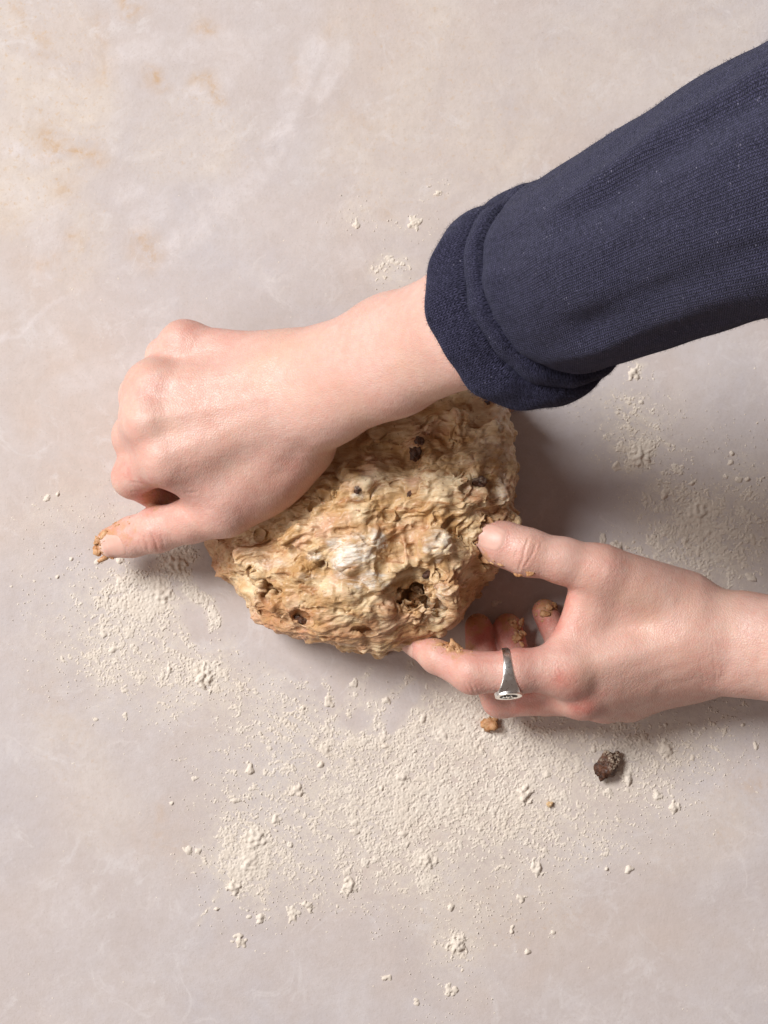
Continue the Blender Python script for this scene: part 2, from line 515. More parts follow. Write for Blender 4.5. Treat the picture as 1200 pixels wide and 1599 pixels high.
def flour_density(X, Y):
    """how much flour lies at a place of the table (mm)"""
    PX = X / MMPX + 600; PY = 799.5 - Y / MMPX
    jx = 26 * perlin2(X / 17, Y / 17, 401) + 12 * perlin2(X / 6, Y / 6, 402)
    jy = 26 * perlin2(X / 17, Y / 17, 403) + 12 * perlin2(X / 6, Y / 6, 404)
    QX, QY = PX + jx, PY + jy
    D = np.zeros_like(X)
    G = [(225, 935, 75, 60, .95), (180, 1015, 80, 55, .62), (330, 1050, 55, 35, .75), (272, 880, 34, 34, 1.0), (130, 960, 40, 60, .42), (250, 1040, 120, 50, .6), (210, 1060, 30, 20, .8),
         (320, 1090, 130, 36, .5), (450, 1130, 120, 55, .55), (600, 1160, 150, 70, .72), (720, 1130, 100, 55, .90), (850, 1175, 120, 60, .82), (1000, 1165, 110, 60, .68), (1110, 1125, 90, 45, .42),
         (640, 1250, 180, 80, .85), (500, 1230, 120, 80, .58), (800, 1260, 130, 80, .72), (900, 1290, 100, 60, .52), (1000, 1230, 90, 60, .52), (390, 1335, 58, 62, 1.0), (400, 1250, 90, 60, .5),
         (600, 1330, 170, 55, .66), (665, 1350, 36, 36, .9), (800, 1340, 90, 60, .48), (480, 1390, 100, 45, .40), (700, 1410, 110, 55, .38), (715, 1480, 40, 36, .55), (700, 1540, 60, 50, .25),
         (1100, 840, 90, 70, .90), (1000, 705, 42, 22, 1.1), (990, 660, 60, 40, .58), (1090, 800, 34, 34, .68), (1170, 800, 60, 80, .62), (980, 860, 40, 26, .6), (990, 575, 12, 12, .7), (1050, 780, 60, 44, .6),
         (1100, 700, 90, 60, .22), (1000, 620, 60, 40, .25), (610, 425, 26, 24, .62), (548, 335, 30, 26, .36), (682, 302, 22, 16, .3), (640, 355, 50, 22, .25), (110, 800, 60, 50, .32), (50, 890, 40, 60, .2),
         (180, 800, 40, 30, .32), (560, 1060, 60, 22, .3), (440, 1060, 60, 30, .38), (60, 980, 40, 60, .25), (730, 1380, 40, 30, .4), (1120, 990, 60, 60, .45), (560, 1100, 30, 14, .42), (880, 1040, 200, 60, .5)]
    for x, y, rx, ry, a in G:
        D = np.maximum(D, a * np.exp(-(((QX - x) / rx) ** 2 + ((QY - y) / ry) ** 2) * 0.62)) + 0.10 * a * np.exp(-(((QX - x) / rx) ** 2 + ((QY - y) / ry) ** 2))
    D = np.clip(D, 0, 1.1)
    # scraped clean round the dough and where the heel of the hand swept
    for pts, w in (([(300, 905), (380, 985), (450, 1025), (560, 1045), (640, 1040)], 26), ([(500, 1075), (560, 1120)], 22), ([(640, 1085), (610, 1125)], 16), ([(300, 960), (318, 985)], 18), ([(820, 700), (880, 830)], 60)):
        D *= 1 - 0.85 * (1 - sstep(w * 0.5, w * 1.3, polydist(QX * .5 + PX * .5, QY * .5 + PY * .5, pts)))
    # streaks left by dragging
    for pts, w, am in (([(600, 1095), (640, 1060), (650, 1025)], 7, .62), ([(520, 1120), (560, 1075), (575, 1050)], 6, .6), ([(310, 1445), (330, 1405), (336, 1390)], 4, .6),
                       ([(272, 860), (285, 905), (318, 940), (335, 968)], 12, .85), ([(505, 1060), (515, 1100)], 5, .5), ([(545, 1115), (565, 1095)], 6, .7)):
        D = np.maximum(D, am * (1 - sstep(w * 0.3, w * 1.8, polydist(QX * .4 + PX * .6, QY * .4 + PY * .6, pts))))
    return D

# ------------------------------------------------------------------ the tabletop
def build_table():
    st = 2.0
    xs = np.arange(-420, 421, st); ys = np.arange(-500, 501, st)
    X, Y = np.meshgrid(xs, ys, indexing='ij')
    PX = X / MMPX + 600; PY = 799.5 - Y / MMPX
    wob = 9 * perlin2(X / 14, Y / 14, 3) + 5 * perlin2(X / 5, Y / 5, 4)
    wo2 = 9 * perlin2(X / 14, Y / 14, 5) + 5 * perlin2(X / 5, Y / 5, 6)
    QX, QY = PX + wob, PY + wo2
    def strokes(lst):
        out = np.zeros_like(X)
        for pts, w, amt in lst:
            out = np.maximum(out, amt * (1 - sstep(w * 0.4, w * 1.3, polydist(QX, QY, pts))))
        return out
    ochre_marks = [
        ([(28, 5), (34, 45)], 4, .7), ([(60, 55), (66, 75)], 6, .6), ([(158, 20), (152, 50), (165, 95), (155, 130)], 6, .45),
        ([(192, 2), (203, 22), (214, 14)], 5, .9), ([(312, 44), (328, 45)], 5, .9), ([(238, 118), (246, 124)], 6, 1),
        ([(304, 127), (328, 126), (338, 140), (346, 156)], 4.5, 1), ([(70, 215), (85, 236), (120, 241), (150, 240), (158, 250)], 5, 1),
        ([(72, 210), (82, 226)], 9, .8), ([(96, 300), (104, 290)], 7, .6), ([(210, 364), (224, 372)], 4, .7), ([(224, 372), (230, 396)], 8, .8),
        ([(30, 412), (60, 410), (80, 408)], 4, .5), ([(110, 368), (124, 376)], 5, .6), ([(515, 40), (512, 60)], 6, .4),
        ([(462, 90), (466, 130)], 5, .35), ([(596, 328), (606, 330)], 5, .5), ([(250, 1262), (254, 1278)], 6, .35),
        ([(1160, 1222), (1180, 1226)], 14, .5), ([(1130, 1300), (1140, 1290)], 14, .25), ([(60, 1060), (120, 1150)], 30, .18),
        ([(250, 1310), (280, 1330)], 16, .3), ([(545, 170), (575, 190)], 22, .22), ([(540, 150), (520, 190)], 14, .2),
        ([(690, 1400), (760, 1390)], 24, .15), ([(840, 150), (880, 190)], 40, .14), ([(-60, 300), (-20, 340)], 14, .5), ([(-150, 100), (-90, 180)], 20, .4)]
    ochre = np.maximum(strokes([(p_, w_ * 1.15, a_ * 0.8) for p_, w_, a_ in ochre_marks]), strokes([(p_, w_ * 3.6, a_ * 0.34) for p_, w_, a_ in ochre_marks]))
    pale = strokes([
        ([(500, 70), (470, 130), (440, 210), (415, 270)], 20, 1), ([(540, 80), (500, 150)], 14, .7), ([(410, 270), (330, 330), (260, 400)], 26, .7),
        ([(190, 90), (280, 70), (390, 70), (350, 120)], 24, .6), ([(270, 140), (320, 150), (348, 190)], 13, .9),
        ([(20, 230), (60, 250), (90, 235)], 16, .9), ([(200, 300), (250, 320), (220, 350)], 22, .7), ([(10, 300), (80, 330), (60, 420)], 30, .5),
        ([(0, 530), (40, 512), (70, 490), (100, 470)], 4, .8), ([(170, 425), (210, 425), (235, 410)], 4, .7), ([(80, 520), (100, 550)], 22, .6),
        ([(265, 385), (280, 380)], 15, .9), ([(100, 600), (230, 560)], 20, .4), ([(320, 45), (300, 20)], 10, .4),
        ([(100, 1390), (80, 1450)], 40, .35), ([(60, 1180), (150, 1260)], 50, .25), ([(540, 410), (560, 400)], 20, .5), ([(1000, 110), (960, 170)], 40, .25)])
    warm = strokes([([(-100, 20), (60, 60), (100, 180), (40, 280)], 95, .85), ([(300, 170), (250, 240), (360, 220)], 60, .5),
                    ([(620, 30), (760, 220), (600, 250)], 110, .5), ([(140, 340), (120, 420)], 40, .55), ([(900, 100), (1100, 60)], 110, .35),
                    ([(100, 1150), (160, 1280)], 60, .3), ([(700, 1440), (850, 1420)], 70, .45), ([(1130, 1280), (1050, 1330)], 60, .3)])
    nx, ny = X.shape
    idx = np.arange(nx * ny).reshape(nx, ny)
    f = np.stack([idx[:-1, :-1], idx[1:, :-1], idx[1:, 1:], idx[:-1, 1:]], -1).reshape(-1, 4)
    Z = 0.12 * perlin2(X / 40, Y / 40, 9) + 0.05 * perlin2(X / 12, Y / 12, 10) - 0.12
    pos = np.stack([X.ravel(), Y.ravel(), Z.ravel()], 1)
    o = link_mesh('tabletop', pos, f, M['table'], attrs=dict(ochre=ochre.ravel(), pale=pale.ravel(), warm=warm.ravel(), dust=np.clip(flour_density(X, Y), 0, 1).ravel()))
    tag(o, 'pale beige plastered tabletop with ochre stains and white flour', 'tabletop', kind='structure')
build_table()

# ------------------------------------------------------------------ the person: two forearms with hands
person = bpy.data.objects.new('person', None)
COL.objects.link(person)
person.location = (0.33, 0.06, 0.0)
tag(person, 'bare-handed person in a navy knit sweater kneading dough, silver ring on one finger', 'person')

def parent_keep(o, p):
    o.parent = p
    o.matrix_parent_inverse = Matrix.Translation(p.location).inverted()

def detail_skin(pos, quads, creases, reds, residue, tendons=(), seed=1):
    nm = normals(pos, quads)
    px, py = topx(pos)
    up = np.clip(nm[:, 2] * 1.6, 0, 1)
    disp = 0.30 * fbm(pos, 22.0, 2, seed) + 0.07 * fbm(pos, 5.0, 2, seed + 50)
    wx = px + 3 * perlin(pos / 6, seed + 3); wy = py + 3 * perlin(pos / 6, seed + 4)
    for pts, w, amp in creases:
        w = w * 0.8; amp = amp * 0.5
        d = polydist(wx, wy, pts)
        sel = d < w * 5
        g = np.exp(-(d / w) ** 2) - 0.45 * np.exp(-((d - 2.2 * w) / (1.3 * w)) ** 2)
        disp -= np.where(sel, amp * g * up, 0)
    for pts, w, amp in tendons:
        d = polydist(px, py, pts)
        disp += amp * np.exp(-(d / w) ** 2) * up
    pos = pos + nm * disp[:, None]
    red = np.zeros(len(pos))
    blot = fbm(pos, 5.0, 3, seed + 77)
    px, py = px + 14 * perlin(pos / 8, seed + 81), py + 14 * perlin(pos / 8, seed + 82)
    for x, y, r, a in reds:
        red = np.maximum(red, min(1.0, a * 1.25) * (1 + 0.35 * blot) * np.exp(-(((px - x) ** 2 + (py - y) ** 2) / r ** 2)))
    res = np.zeros(len(pos))
    for x, y, r, a in residue:
        d = np.hypot(px - x, py - y) / r + 0.75 * fbm(pos, 3.0, 3, seed + 90)
        res = np.maximum(res, 0.8 * a * (1 - sstep(0.25, 1.05, d)))
    return pos, red, res

# --- the upper arm in the picture: a right hand, fist pressed over the dough
def build_right_arm():
    Fd = Field(P(120, 900, 0) * [1, 1, 0] + [0, 0, -1], P(900, 400, 20) * [1, 1, 0] + [0, 0, 235], 0.62)
    up = np.array([0.10, 0.12, 1.0])
    # forearm and wrist
    W = P(498, 606, 77)
    fa = [P(800, 474, 174), P(735, 503, 150), P(612, 555, 109), W, P(440, 610, 70)]
    Fd.chain(fa, [25.5, 27.8, 27.9, 28.4, 27.5], k=8, n=np.array([-0.5, 0.16, 1.0]), f=1.38)
    # metacarpals
    mc = dict(index=(P(440, 650, 68), P(265, 712, 63)), middle=(P(440, 622, 71), P(234, 658, 64)),
              ring=(P(445, 592, 69), P(246, 602, 59)), pinky=(P(450, 562, 64), P(290, 538, 48)))
    rr = dict(index=(13.5, 11.0), middle=(13, 10.2), ring=(12.5, 9.6), pinky=(12, 9.2))
    for f in ('middle', 'ring', 'index', 'pinky'):
        Fd.rcone(*mc[f], *rr[f], k=11)
    Fd.tri(P(430, 640, 60), P(262, 716, 53), P(225, 640, 52), 8.5, k=9)
    Fd.tri(P(430, 580, 58), P(235, 600, 48), P(290, 545, 42), 8.5, k=9)
    Fd.tri(P(430, 610, 60), P(225, 640, 52), P(235, 600, 48), 8.5, k=9)
    # knuckle heads
    for q, r in ((P(232, 658, 64), 8.4), (P(244, 601, 59.5), 8.2), (P(288, 538, 49), 8.2), (P(254, 713, 63.5), 8.4)):
        Fd.ell(q, (r, r, r * 0.9), k=8)
    # fingers, folded under
    Fd.chain([P(258, 716, 60), P(208, 745, 36), P(256, 776, 15), P(300, 770, 10)], [10.8, 10.2, 8.8, 7.5], k=3.5, k0=8)
    Fd.chain([P(234, 660, 60), P(209, 680, 35), P(262, 715, 10), P(310, 715, 10)], [10.6, 9.8, 8.6, 7.5], k=5, k0=10)
    Fd.chain([P(244, 603, 55), P(219, 617, 31), P(272, 650, 9), P(320, 655, 10)], [10.0, 9.6, 8.2, 7], k=5, k0=10)
    Fd.chain([P(286, 540, 46), P(258, 556, 26), P(300, 590, 9), P(340, 600, 10)], [9.2, 8.8, 7.6, 6.5], k=5, k0=10)
    # thumb
    T = [P(470, 690, 61), P(352, 795, 48), P(246, 827, 32), P(182, 846, 22)]
    Fd.rcone(T[0], T[1], 17.5, 13.0, k=10)
    Fd.rcone(T[1], P(300, 812, 40), 12.6, 10.9, k=6)
    Fd.rcone(P(300, 812, 40), T[2], 10.9, 10.8, k=4)
    Fd.rcone(T[2], P(208, 838, 25), 10.7, 9.6, k=5, n=up, f=1.12)
    Fd.rcone(P(208, 838, 25), P(176, 847, 21), 9.6, 8.2, k=5, n=up, f=1.25)
    # thenar and first web
    Fd.ell(P(425, 740, 50), (30, 17, 17), k=9, ax=P(352, 797, 43) - P(470, 690, 60))
    Fd.tri(P(470, 690, 58), P(350, 785, 43), P(300, 735, 50), 9.0, k=9)
    Fd.rcone(P(330, 768, 48), P(290, 745, 52), 8.0, 7.0, k=8)
    Fd.tri(P(445, 665, 69), P(350, 765, 57), P(275, 722, 62), 8.5, k=12)
    # heel of the hand
    Fd.ell(P(450, 590, 52), (24, 20, 15), k=8)
    pos, q = Fd.mesh(4)
    cre = [([(226, 838), (234, 862)], 2.2, .40), ([(238, 832), (246, 860)], 2.4, .55), ([(218, 842), (222, 858)], 1.8, .25),
           ([(252, 836), (256, 856)], 2.0, .25), ([(290, 770), (308, 769)], 2.2, .3),
           ([(205, 752), (235, 760), (262, 766)], 2.5, .30), ([(205, 768), (225, 766), (240, 768)], 2.0, .3), ([(208, 776), (235, 772)], 1.8, .25),
           ([(430, 745), (455, 715), (480, 690)], 14, .5)]
    reds = [(213, 690, 20, .30), (232, 612, 20, .30), (262, 545, 20, .22), (188, 735, 24, .38), (225, 775, 26, .75), (262, 772, 22, .55),
            (300, 800, 60, .22), (240, 845, 24, .34), (380, 790, 40, .18), (180, 835, 32, .45), (450, 740, 45, .18), (350, 520, 50, .2),
            (300, 508, 30, .3), (560, 620, 50, .10)]
    resd = [(160, 838, 30, .9), (152, 858, 24, 1), (238, 776, 22, .65), (180, 824, 32, .6)]
    ten = [([(410, 650), (250, 715)], 10, .20), ([(410, 622), (235, 655)], 9, .30), ([(410, 592), (245, 598)], 9, .25)]
    pos, red, res = detail_skin(pos, q, cre, reds, resd, ten, 21)
    o = link_mesh('arm', pos, q, M['skin'], attrs=dict(red=red, residue=res))
    parent_keep(o, person)
    o['label'] = 'bare forearm and fist pressing down on the dough, thumb out'
    return o, pos, q

def build_left_arm():
    Fd = Field(P(615, 1150, 0) * [1, 1, 0] + [0, 0, -1], P(1420, 790, 0) * [1, 1, 0] + [0, 0, 118], 0.62)
    up = np.array([0.05, -0.35, 1.0])
    Fd.chain([P(1420, 1058, 84), P(1215, 1014, 48), P(1150, 1005, 40), P(1095, 1004, 38)], [27, 25.0, 25.2, 26], k=8, n=up, f=1.32)
    Fd.ell(P(1160, 1040, 44), (11, 9, 8), k=10)
    mc = dict(index=(P(1085, 1000, 44), P(888, 1042, 47)), middle=(P(1085, 1025, 38), P(912, 1080, 37)),
              ring=(P(1085, 1040, 30), P(945, 1094, 25)), pinky=(P(1085, 1045, 24), P(985, 1092, 17)))
    rr = dict(index=(14, 12.0), middle=(13, 11.6), ring=(12, 10.5), pinky=(12, 10))
    for f in ('index', 'middle', 'ring', 'pinky'):
        Fd.rcone(*mc[f], *rr[f], k=11)
    Fd.tri(P(1080, 1010, 40), P(888, 1040, 42), P(915, 1080, 33), 9, k=9)
    # knuckles
    Fd.ell(P(884, 1056, 49.5), (9.5, 8.5, 8), k=9)
    Fd.ell(P(908, 1092, 38), (9.5, 8.5, 8.5), k=6)
    # index
    I = [P(888, 1042, 47), P(806, 1048, 51), P(738, 1051, 49), P(683, 1026, 40), P(645, 1004, 31)]
    Fd.rcone(I[0], I[1], 12.2, 10.4, k=6)
    Fd.rcone(I[1], I[2], 10.4, 10.2, k=4)
    Fd.rcone(I[2], I[3], 10.0, 8.3, k=3)
    Fd.rcone(I[3], I[4], 8.3, 6.2, k=3)
    # middle, ring, little: folded underneath, tips on the table
    Fd.chain([P(912, 1080, 37), P(782, 1092, 23), P(752, 1030, 11), P(747, 979, 8.5)], [11, 9.2, 8.2, 7.0], k=3, k0=5)
    Fd.chain([P(945, 1092, 25), P(850, 1090, 14), P(806, 1035, 10), P(793, 979, 8.5)], [10, 9, 8.2, 7.2], k=2, k0=5)
    Fd.chain([P(985, 1090, 17), P(922, 1055, 12), P(876, 1003, 9), P(851, 955, 8.0)], [9.5, 8.2, 7.4, 6.6], k=2, k0=5)
    # thumb
    Fd.rcone(P(1065, 945, 38), P(938, 893, 50), 18, 13.0, k=10)
    Fd.rcone(P(938, 893, 50), P(880, 876, 52), 12.6, 11.0, k=6)
    Fd.rcone(P(880, 876, 52), P(822, 862, 52), 11.0, 11.0, k=4)
    Fd.rcone(P(822, 862, 52), P(785, 849, 50), 10.9, 10.3, k=5, n=(0, 0, 1), f=1.12)
    Fd.rcone(P(785, 849, 50), P(759, 838, 48), 10.3, 8.2, k=5, n=(0, 0, 1), f=1.25)
    # web and thenar
    Fd.tri(P(1065, 950, 36), P(942, 902, 46), P(915, 1010, 42), 8.5, k=9)
    Fd.tri(P(940, 905, 46), P(915, 945, 43), P(915, 1010, 42), 7.0, k=8)
    Fd.rcone(P(915, 930, 44), P(886, 1005, 44), 6.0, 7.5, k=8)
    Fd.ell(P(1000, 960, 28), (30, 16, 15), k=9, ax=P(938, 893, 50) - P(1065, 945, 38))
    Fd.ell(P(1060, 1050, 22), (26, 13, 13), k=9)
    pos, q = Fd.mesh(4)
    cre = [([(826, 842), (818, 862), (810, 888)], 2.4, .55), ([(836, 850), (830, 868), (818, 884)], 2.2, .45), ([(806, 862), (803, 872)], 2, .3),
           ([(846, 848), (842, 860)], 2, .2), ([(735, 1068), (742, 1084)], 1.8, .35), ([(727, 1066), (732, 1080)], 1.8, .3), ([(745, 1072), (752, 1086)], 1.6, .25),
           ([(866, 1048), (885, 1066)], 1.8, .25), ([(872, 1044), (893, 1064)], 1.8, .25), ([(860, 1054), (876, 1070)], 1.8, .2), ([(880, 1040), (900, 1060)], 1.6, .2),
           ([(1094, 1030), (1100, 1064)], 2.2, .12), ([(1112, 1006), (1120, 1070)], 2.4, .16), ([(1128, 1040), (1124, 1072)], 2.0, .12),
           ([(893, 950), (888, 962)], 2.2, .3), ([(772, 824), (788, 834), (787, 850), (776, 862)], 1.6, .25), ([(1030, 1075), (1080, 1062), (1120, 1062)], 9, .35)]
    reds = [(882, 1062, 26, .55), (910, 1105, 28, .65), (740, 1075, 26, .35), (820, 868, 26, .30), (765, 838, 30, .42), (650, 1005, 28, .45), (700, 1030, 40, .35),
            (745, 985, 50, .9), (795, 985, 50, .9), (852, 960, 46, .9), (820, 1110, 60, .45), (950, 880, 40, .15), (1110, 1050, 40, .15), (893, 955, 16, .35), (760, 1105, 30, .4)]
    resd = [(741, 815, 20, .8), (735, 838, 20, .85), (748, 876, 16, .8), (772, 888, 14, .5), (745, 962, 28, .9), (793, 962, 28, .95), (848, 935, 30, 1.0), (712, 1012, 24, .8), (690, 1003, 20, .6), (660, 998, 14, .5),
            (808, 990, 12, .5), (735, 990, 12, .5)]
    ten = [([(1060, 1005), (900, 1045)], 12, .25), ([(1060, 1030), (920, 1085)], 10, .25), ([(1050, 935), (950, 895)], 8, .3)]
    pos, red, res = detail_skin(pos, q, cre, reds, resd, ten, 61)
    o = link_mesh('arm', pos, q, M['skin'], attrs=dict(red=red, residue=res))
    parent_keep(o, person)
    o['label'] = 'ringed hand at the right edge gripping the dough between thumb and finger'
    return o, pos, q

armR, posR, quR = build_right_arm()
armL, posL, quL = build_left_arm()
bvhR = BVHTree.FromPolygons(posR.tolist(), quR.tolist())
bvhL = BVHTree.FromPolygons(posL.tolist(), quL.tolist())
EYE = Vector((0, 0, CAM_H))

def drop(bvh, px, py):
    """surface point under a place of the photograph, with its normal"""
    t = Vector(P(px, py, 0))
    h = bvh.ray_cast(EYE, (t - EYE).normalized())
    return (np.array(h[0]), np.array(h[1])) if h[0] is not None else (None, None)

# --- fingernails
def nail(bvh, arm, c, d, L, Wd, nrm, lift=0.14):
    """c: centre (mm) near the surface, d: direction to the finger tip, nrm: outward direction"""
    d = np.asarray(d, float); nrm = np.asarray(nrm, float)
    nrm = nrm / np.linalg.norm(nrm)
    d = d - nrm * (d @ nrm); d /= np.linalg.norm(d)
    s = np.cross(nrm, d)
    n = 20
    pts = []; tip = []
    for i in range(n + 1):
        for j in range(n + 1):
            a, b = 2 * i / n - 1, 2 * j / n - 1
            a2 = a * math.sqrt(1 - 0.36 * b * b); b2 = b * math.sqrt(1 - 0.36 * a * a)   # square to rounded
            o = c + d * (a2 * L / 2 * 1.15) + s * (b2 * Wd / 2 * 1.15)
            h = bvh.ray_cast(Vector(o + nrm * 12), Vector(-nrm))
            e = max(abs(a), abs(b))
            lf = lift * (1 - max(0, e - 0.8) / 0.2 * 1.8) if a < 0.8 else lift * (1.3 - 0.4 * max(0, abs(b) - .8) / .2)
            p = np.array(h[0]) + nrm * lf if h[0] is not None else o
            pts.append(p); tip.append(max(0.0, min(1.0, (a - 0.62) / 0.2)))
    idx = np.arange((n + 1) ** 2).reshape(n + 1, n + 1)
    f = np.stack([idx[:-1, :-1], idx[1:, :-1], idx[1:, 1:], idx[:-1, 1:]], -1).reshape(-1, 4)
    pos = relax(np.array(pts), f, 0.5)
    ob = link_mesh('fingernail', pos, f, M['nail'], attrs=dict(tip=tip))
    ob.parent = arm
    ob.matrix_parent_inverse = Matrix.Translation(person.location).inverted() @ Matrix.Identity(4) if False else Matrix.Identity(4)
    return ob

def unit(v):
    v = np.asarray(v, float); return v / np.linalg.norm(v)

nail(bvhR, armR, P(176, 853, 28), P(160, 852, 20) - P(230, 832, 28), 12.5, 11.0, (0.05, -0.45, 0.9))
nail(bvhL, armL, P(766, 838, 55), P(757, 838, 48) - P(822, 862, 52), 13.5, 11.5, (0.0, 0.08, 1.0))
nail(bvhL, armL, P(644, 1000, 32), P(640, 1000, 31) - P(683, 1026, 40), 10.5, 9.0, (-0.55, -0.65, 0.45))

# --- small irregular lumps
def lump_mesh(c, r, seed, sub=2, squash=(1, 1, 1), rough=0.35, wl=None):
    import bmesh
    bm = bmesh.new()
    bmesh.ops.create_icosphere(bm, subdivisions=sub, radius=1.0)
    v = np.array([x.co[:] for x in bm.verts]); f = np.array([[x.index for x in g.verts] for g in bm.faces])
    bm.free()
    k = 1 + rough * fbm(v + seed * 3.7, wl or 1.1, 3, seed)
    v = v * k[:, None] * np.array(squash) * r
    a = random.uniform(0, 6.28)
    R = np.array([[math.cos(a), -math.sin(a), 0], [math.sin(a), math.cos(a), 0], [0, 0, 1]])
    return v @ R.T + np.asarray(c), f

def joined(parts):
    vs, fs, o = [], [], 0
    for v, f in parts:
        vs.append(v); fs.append(f + o); o += len(v)
    return np.concatenate(vs), np.concatenate(fs)

def residue(bvh, arm, spots, n, rmin, rmax, seed, extra=()):
    parts = list(extra)
    rr = np.random.default_rng(seed)
    k = 0
    while k < n:
        x, y, sx, sy = spots[rr.integers(len(spots))]
        p, nn = drop(bvh, x + rr.normal() * sx, y + rr.normal() * sy)
        k += 1
        if p is None: continue
        r = rmin + (rmax - rmin) * rr.random() ** 3
        parts.append(lump_mesh(p + np.array(nn) * r * 0.05, r, seed + k, 2, (1.6, 1.0, 0.28), 0.75))
    v, f = joined(parts)
    ob = link_mesh('dough_residue', v, f, M['crumb'])
    ob.parent = arm
    ob['kind'] = 'stuff'
    return ob

# right thumb: sticky ring of dough round the tip with a hanging bit
ex = [lump_mesh(P(163, 872, 22), 1.9, 401, 2, (0.7, 1.9, 0.8), 0.3), lump_mesh(P(152, 862, 22), 1.8, 402, 2, (1, 1.4, 1), .4),
      lump_mesh(P(151, 848, 24), 1.4, 403, 2, (1, 1.2, 1), .5), lump_mesh(P(150, 856, 20), 1.6, 404, 2, (1, 1, 1), .5)]
residue(bvhR, armR, [(155, 845, 5, 10), (165, 828, 12, 6), (160, 866, 8, 5)  , (152, 852, 4, 8), (185, 816, 12, 4)], 60, 0.3, 1.8, 500, ex)
ex = [lump_mesh(P(768, 812, 46), 2.6, 411, 2, (1.3, .9, .8), .5), lump_mesh(P(736, 830, 46), 2.2, 412, 2, (1, 1.4, .9), .5),
      lump_mesh(P(734, 845, 44), 1.8, 413, 2, (1, 1.2, 1), .5), lump_mesh(P(744, 868, 44), 1.8, 414, 2, (1.2, 1, 1), .5),
      lump_mesh(P(712, 1013, 46), 2.6, 415, 3, (1.6, .9, .8), .7), lump_mesh(P(697, 1006, 44), 1.8, 416, 2, (1.2, .8, .8), .6)]
residue(bvhL, armL, [(738, 825, 4, 8), (740, 850, 4, 10), (760, 880, 12, 4), (800, 898, 16, 3), (755, 815, 8, 3), (745, 965, 10, 8), (793, 965, 10, 9), (845, 938, 10, 9),
                     (712, 1014, 12, 5), (808, 985, 4, 10), (850, 950, 10, 8), (736, 840, 3, 14), (700, 1005, 16, 4)], 170, 0.3, 2.0, 600, ex)

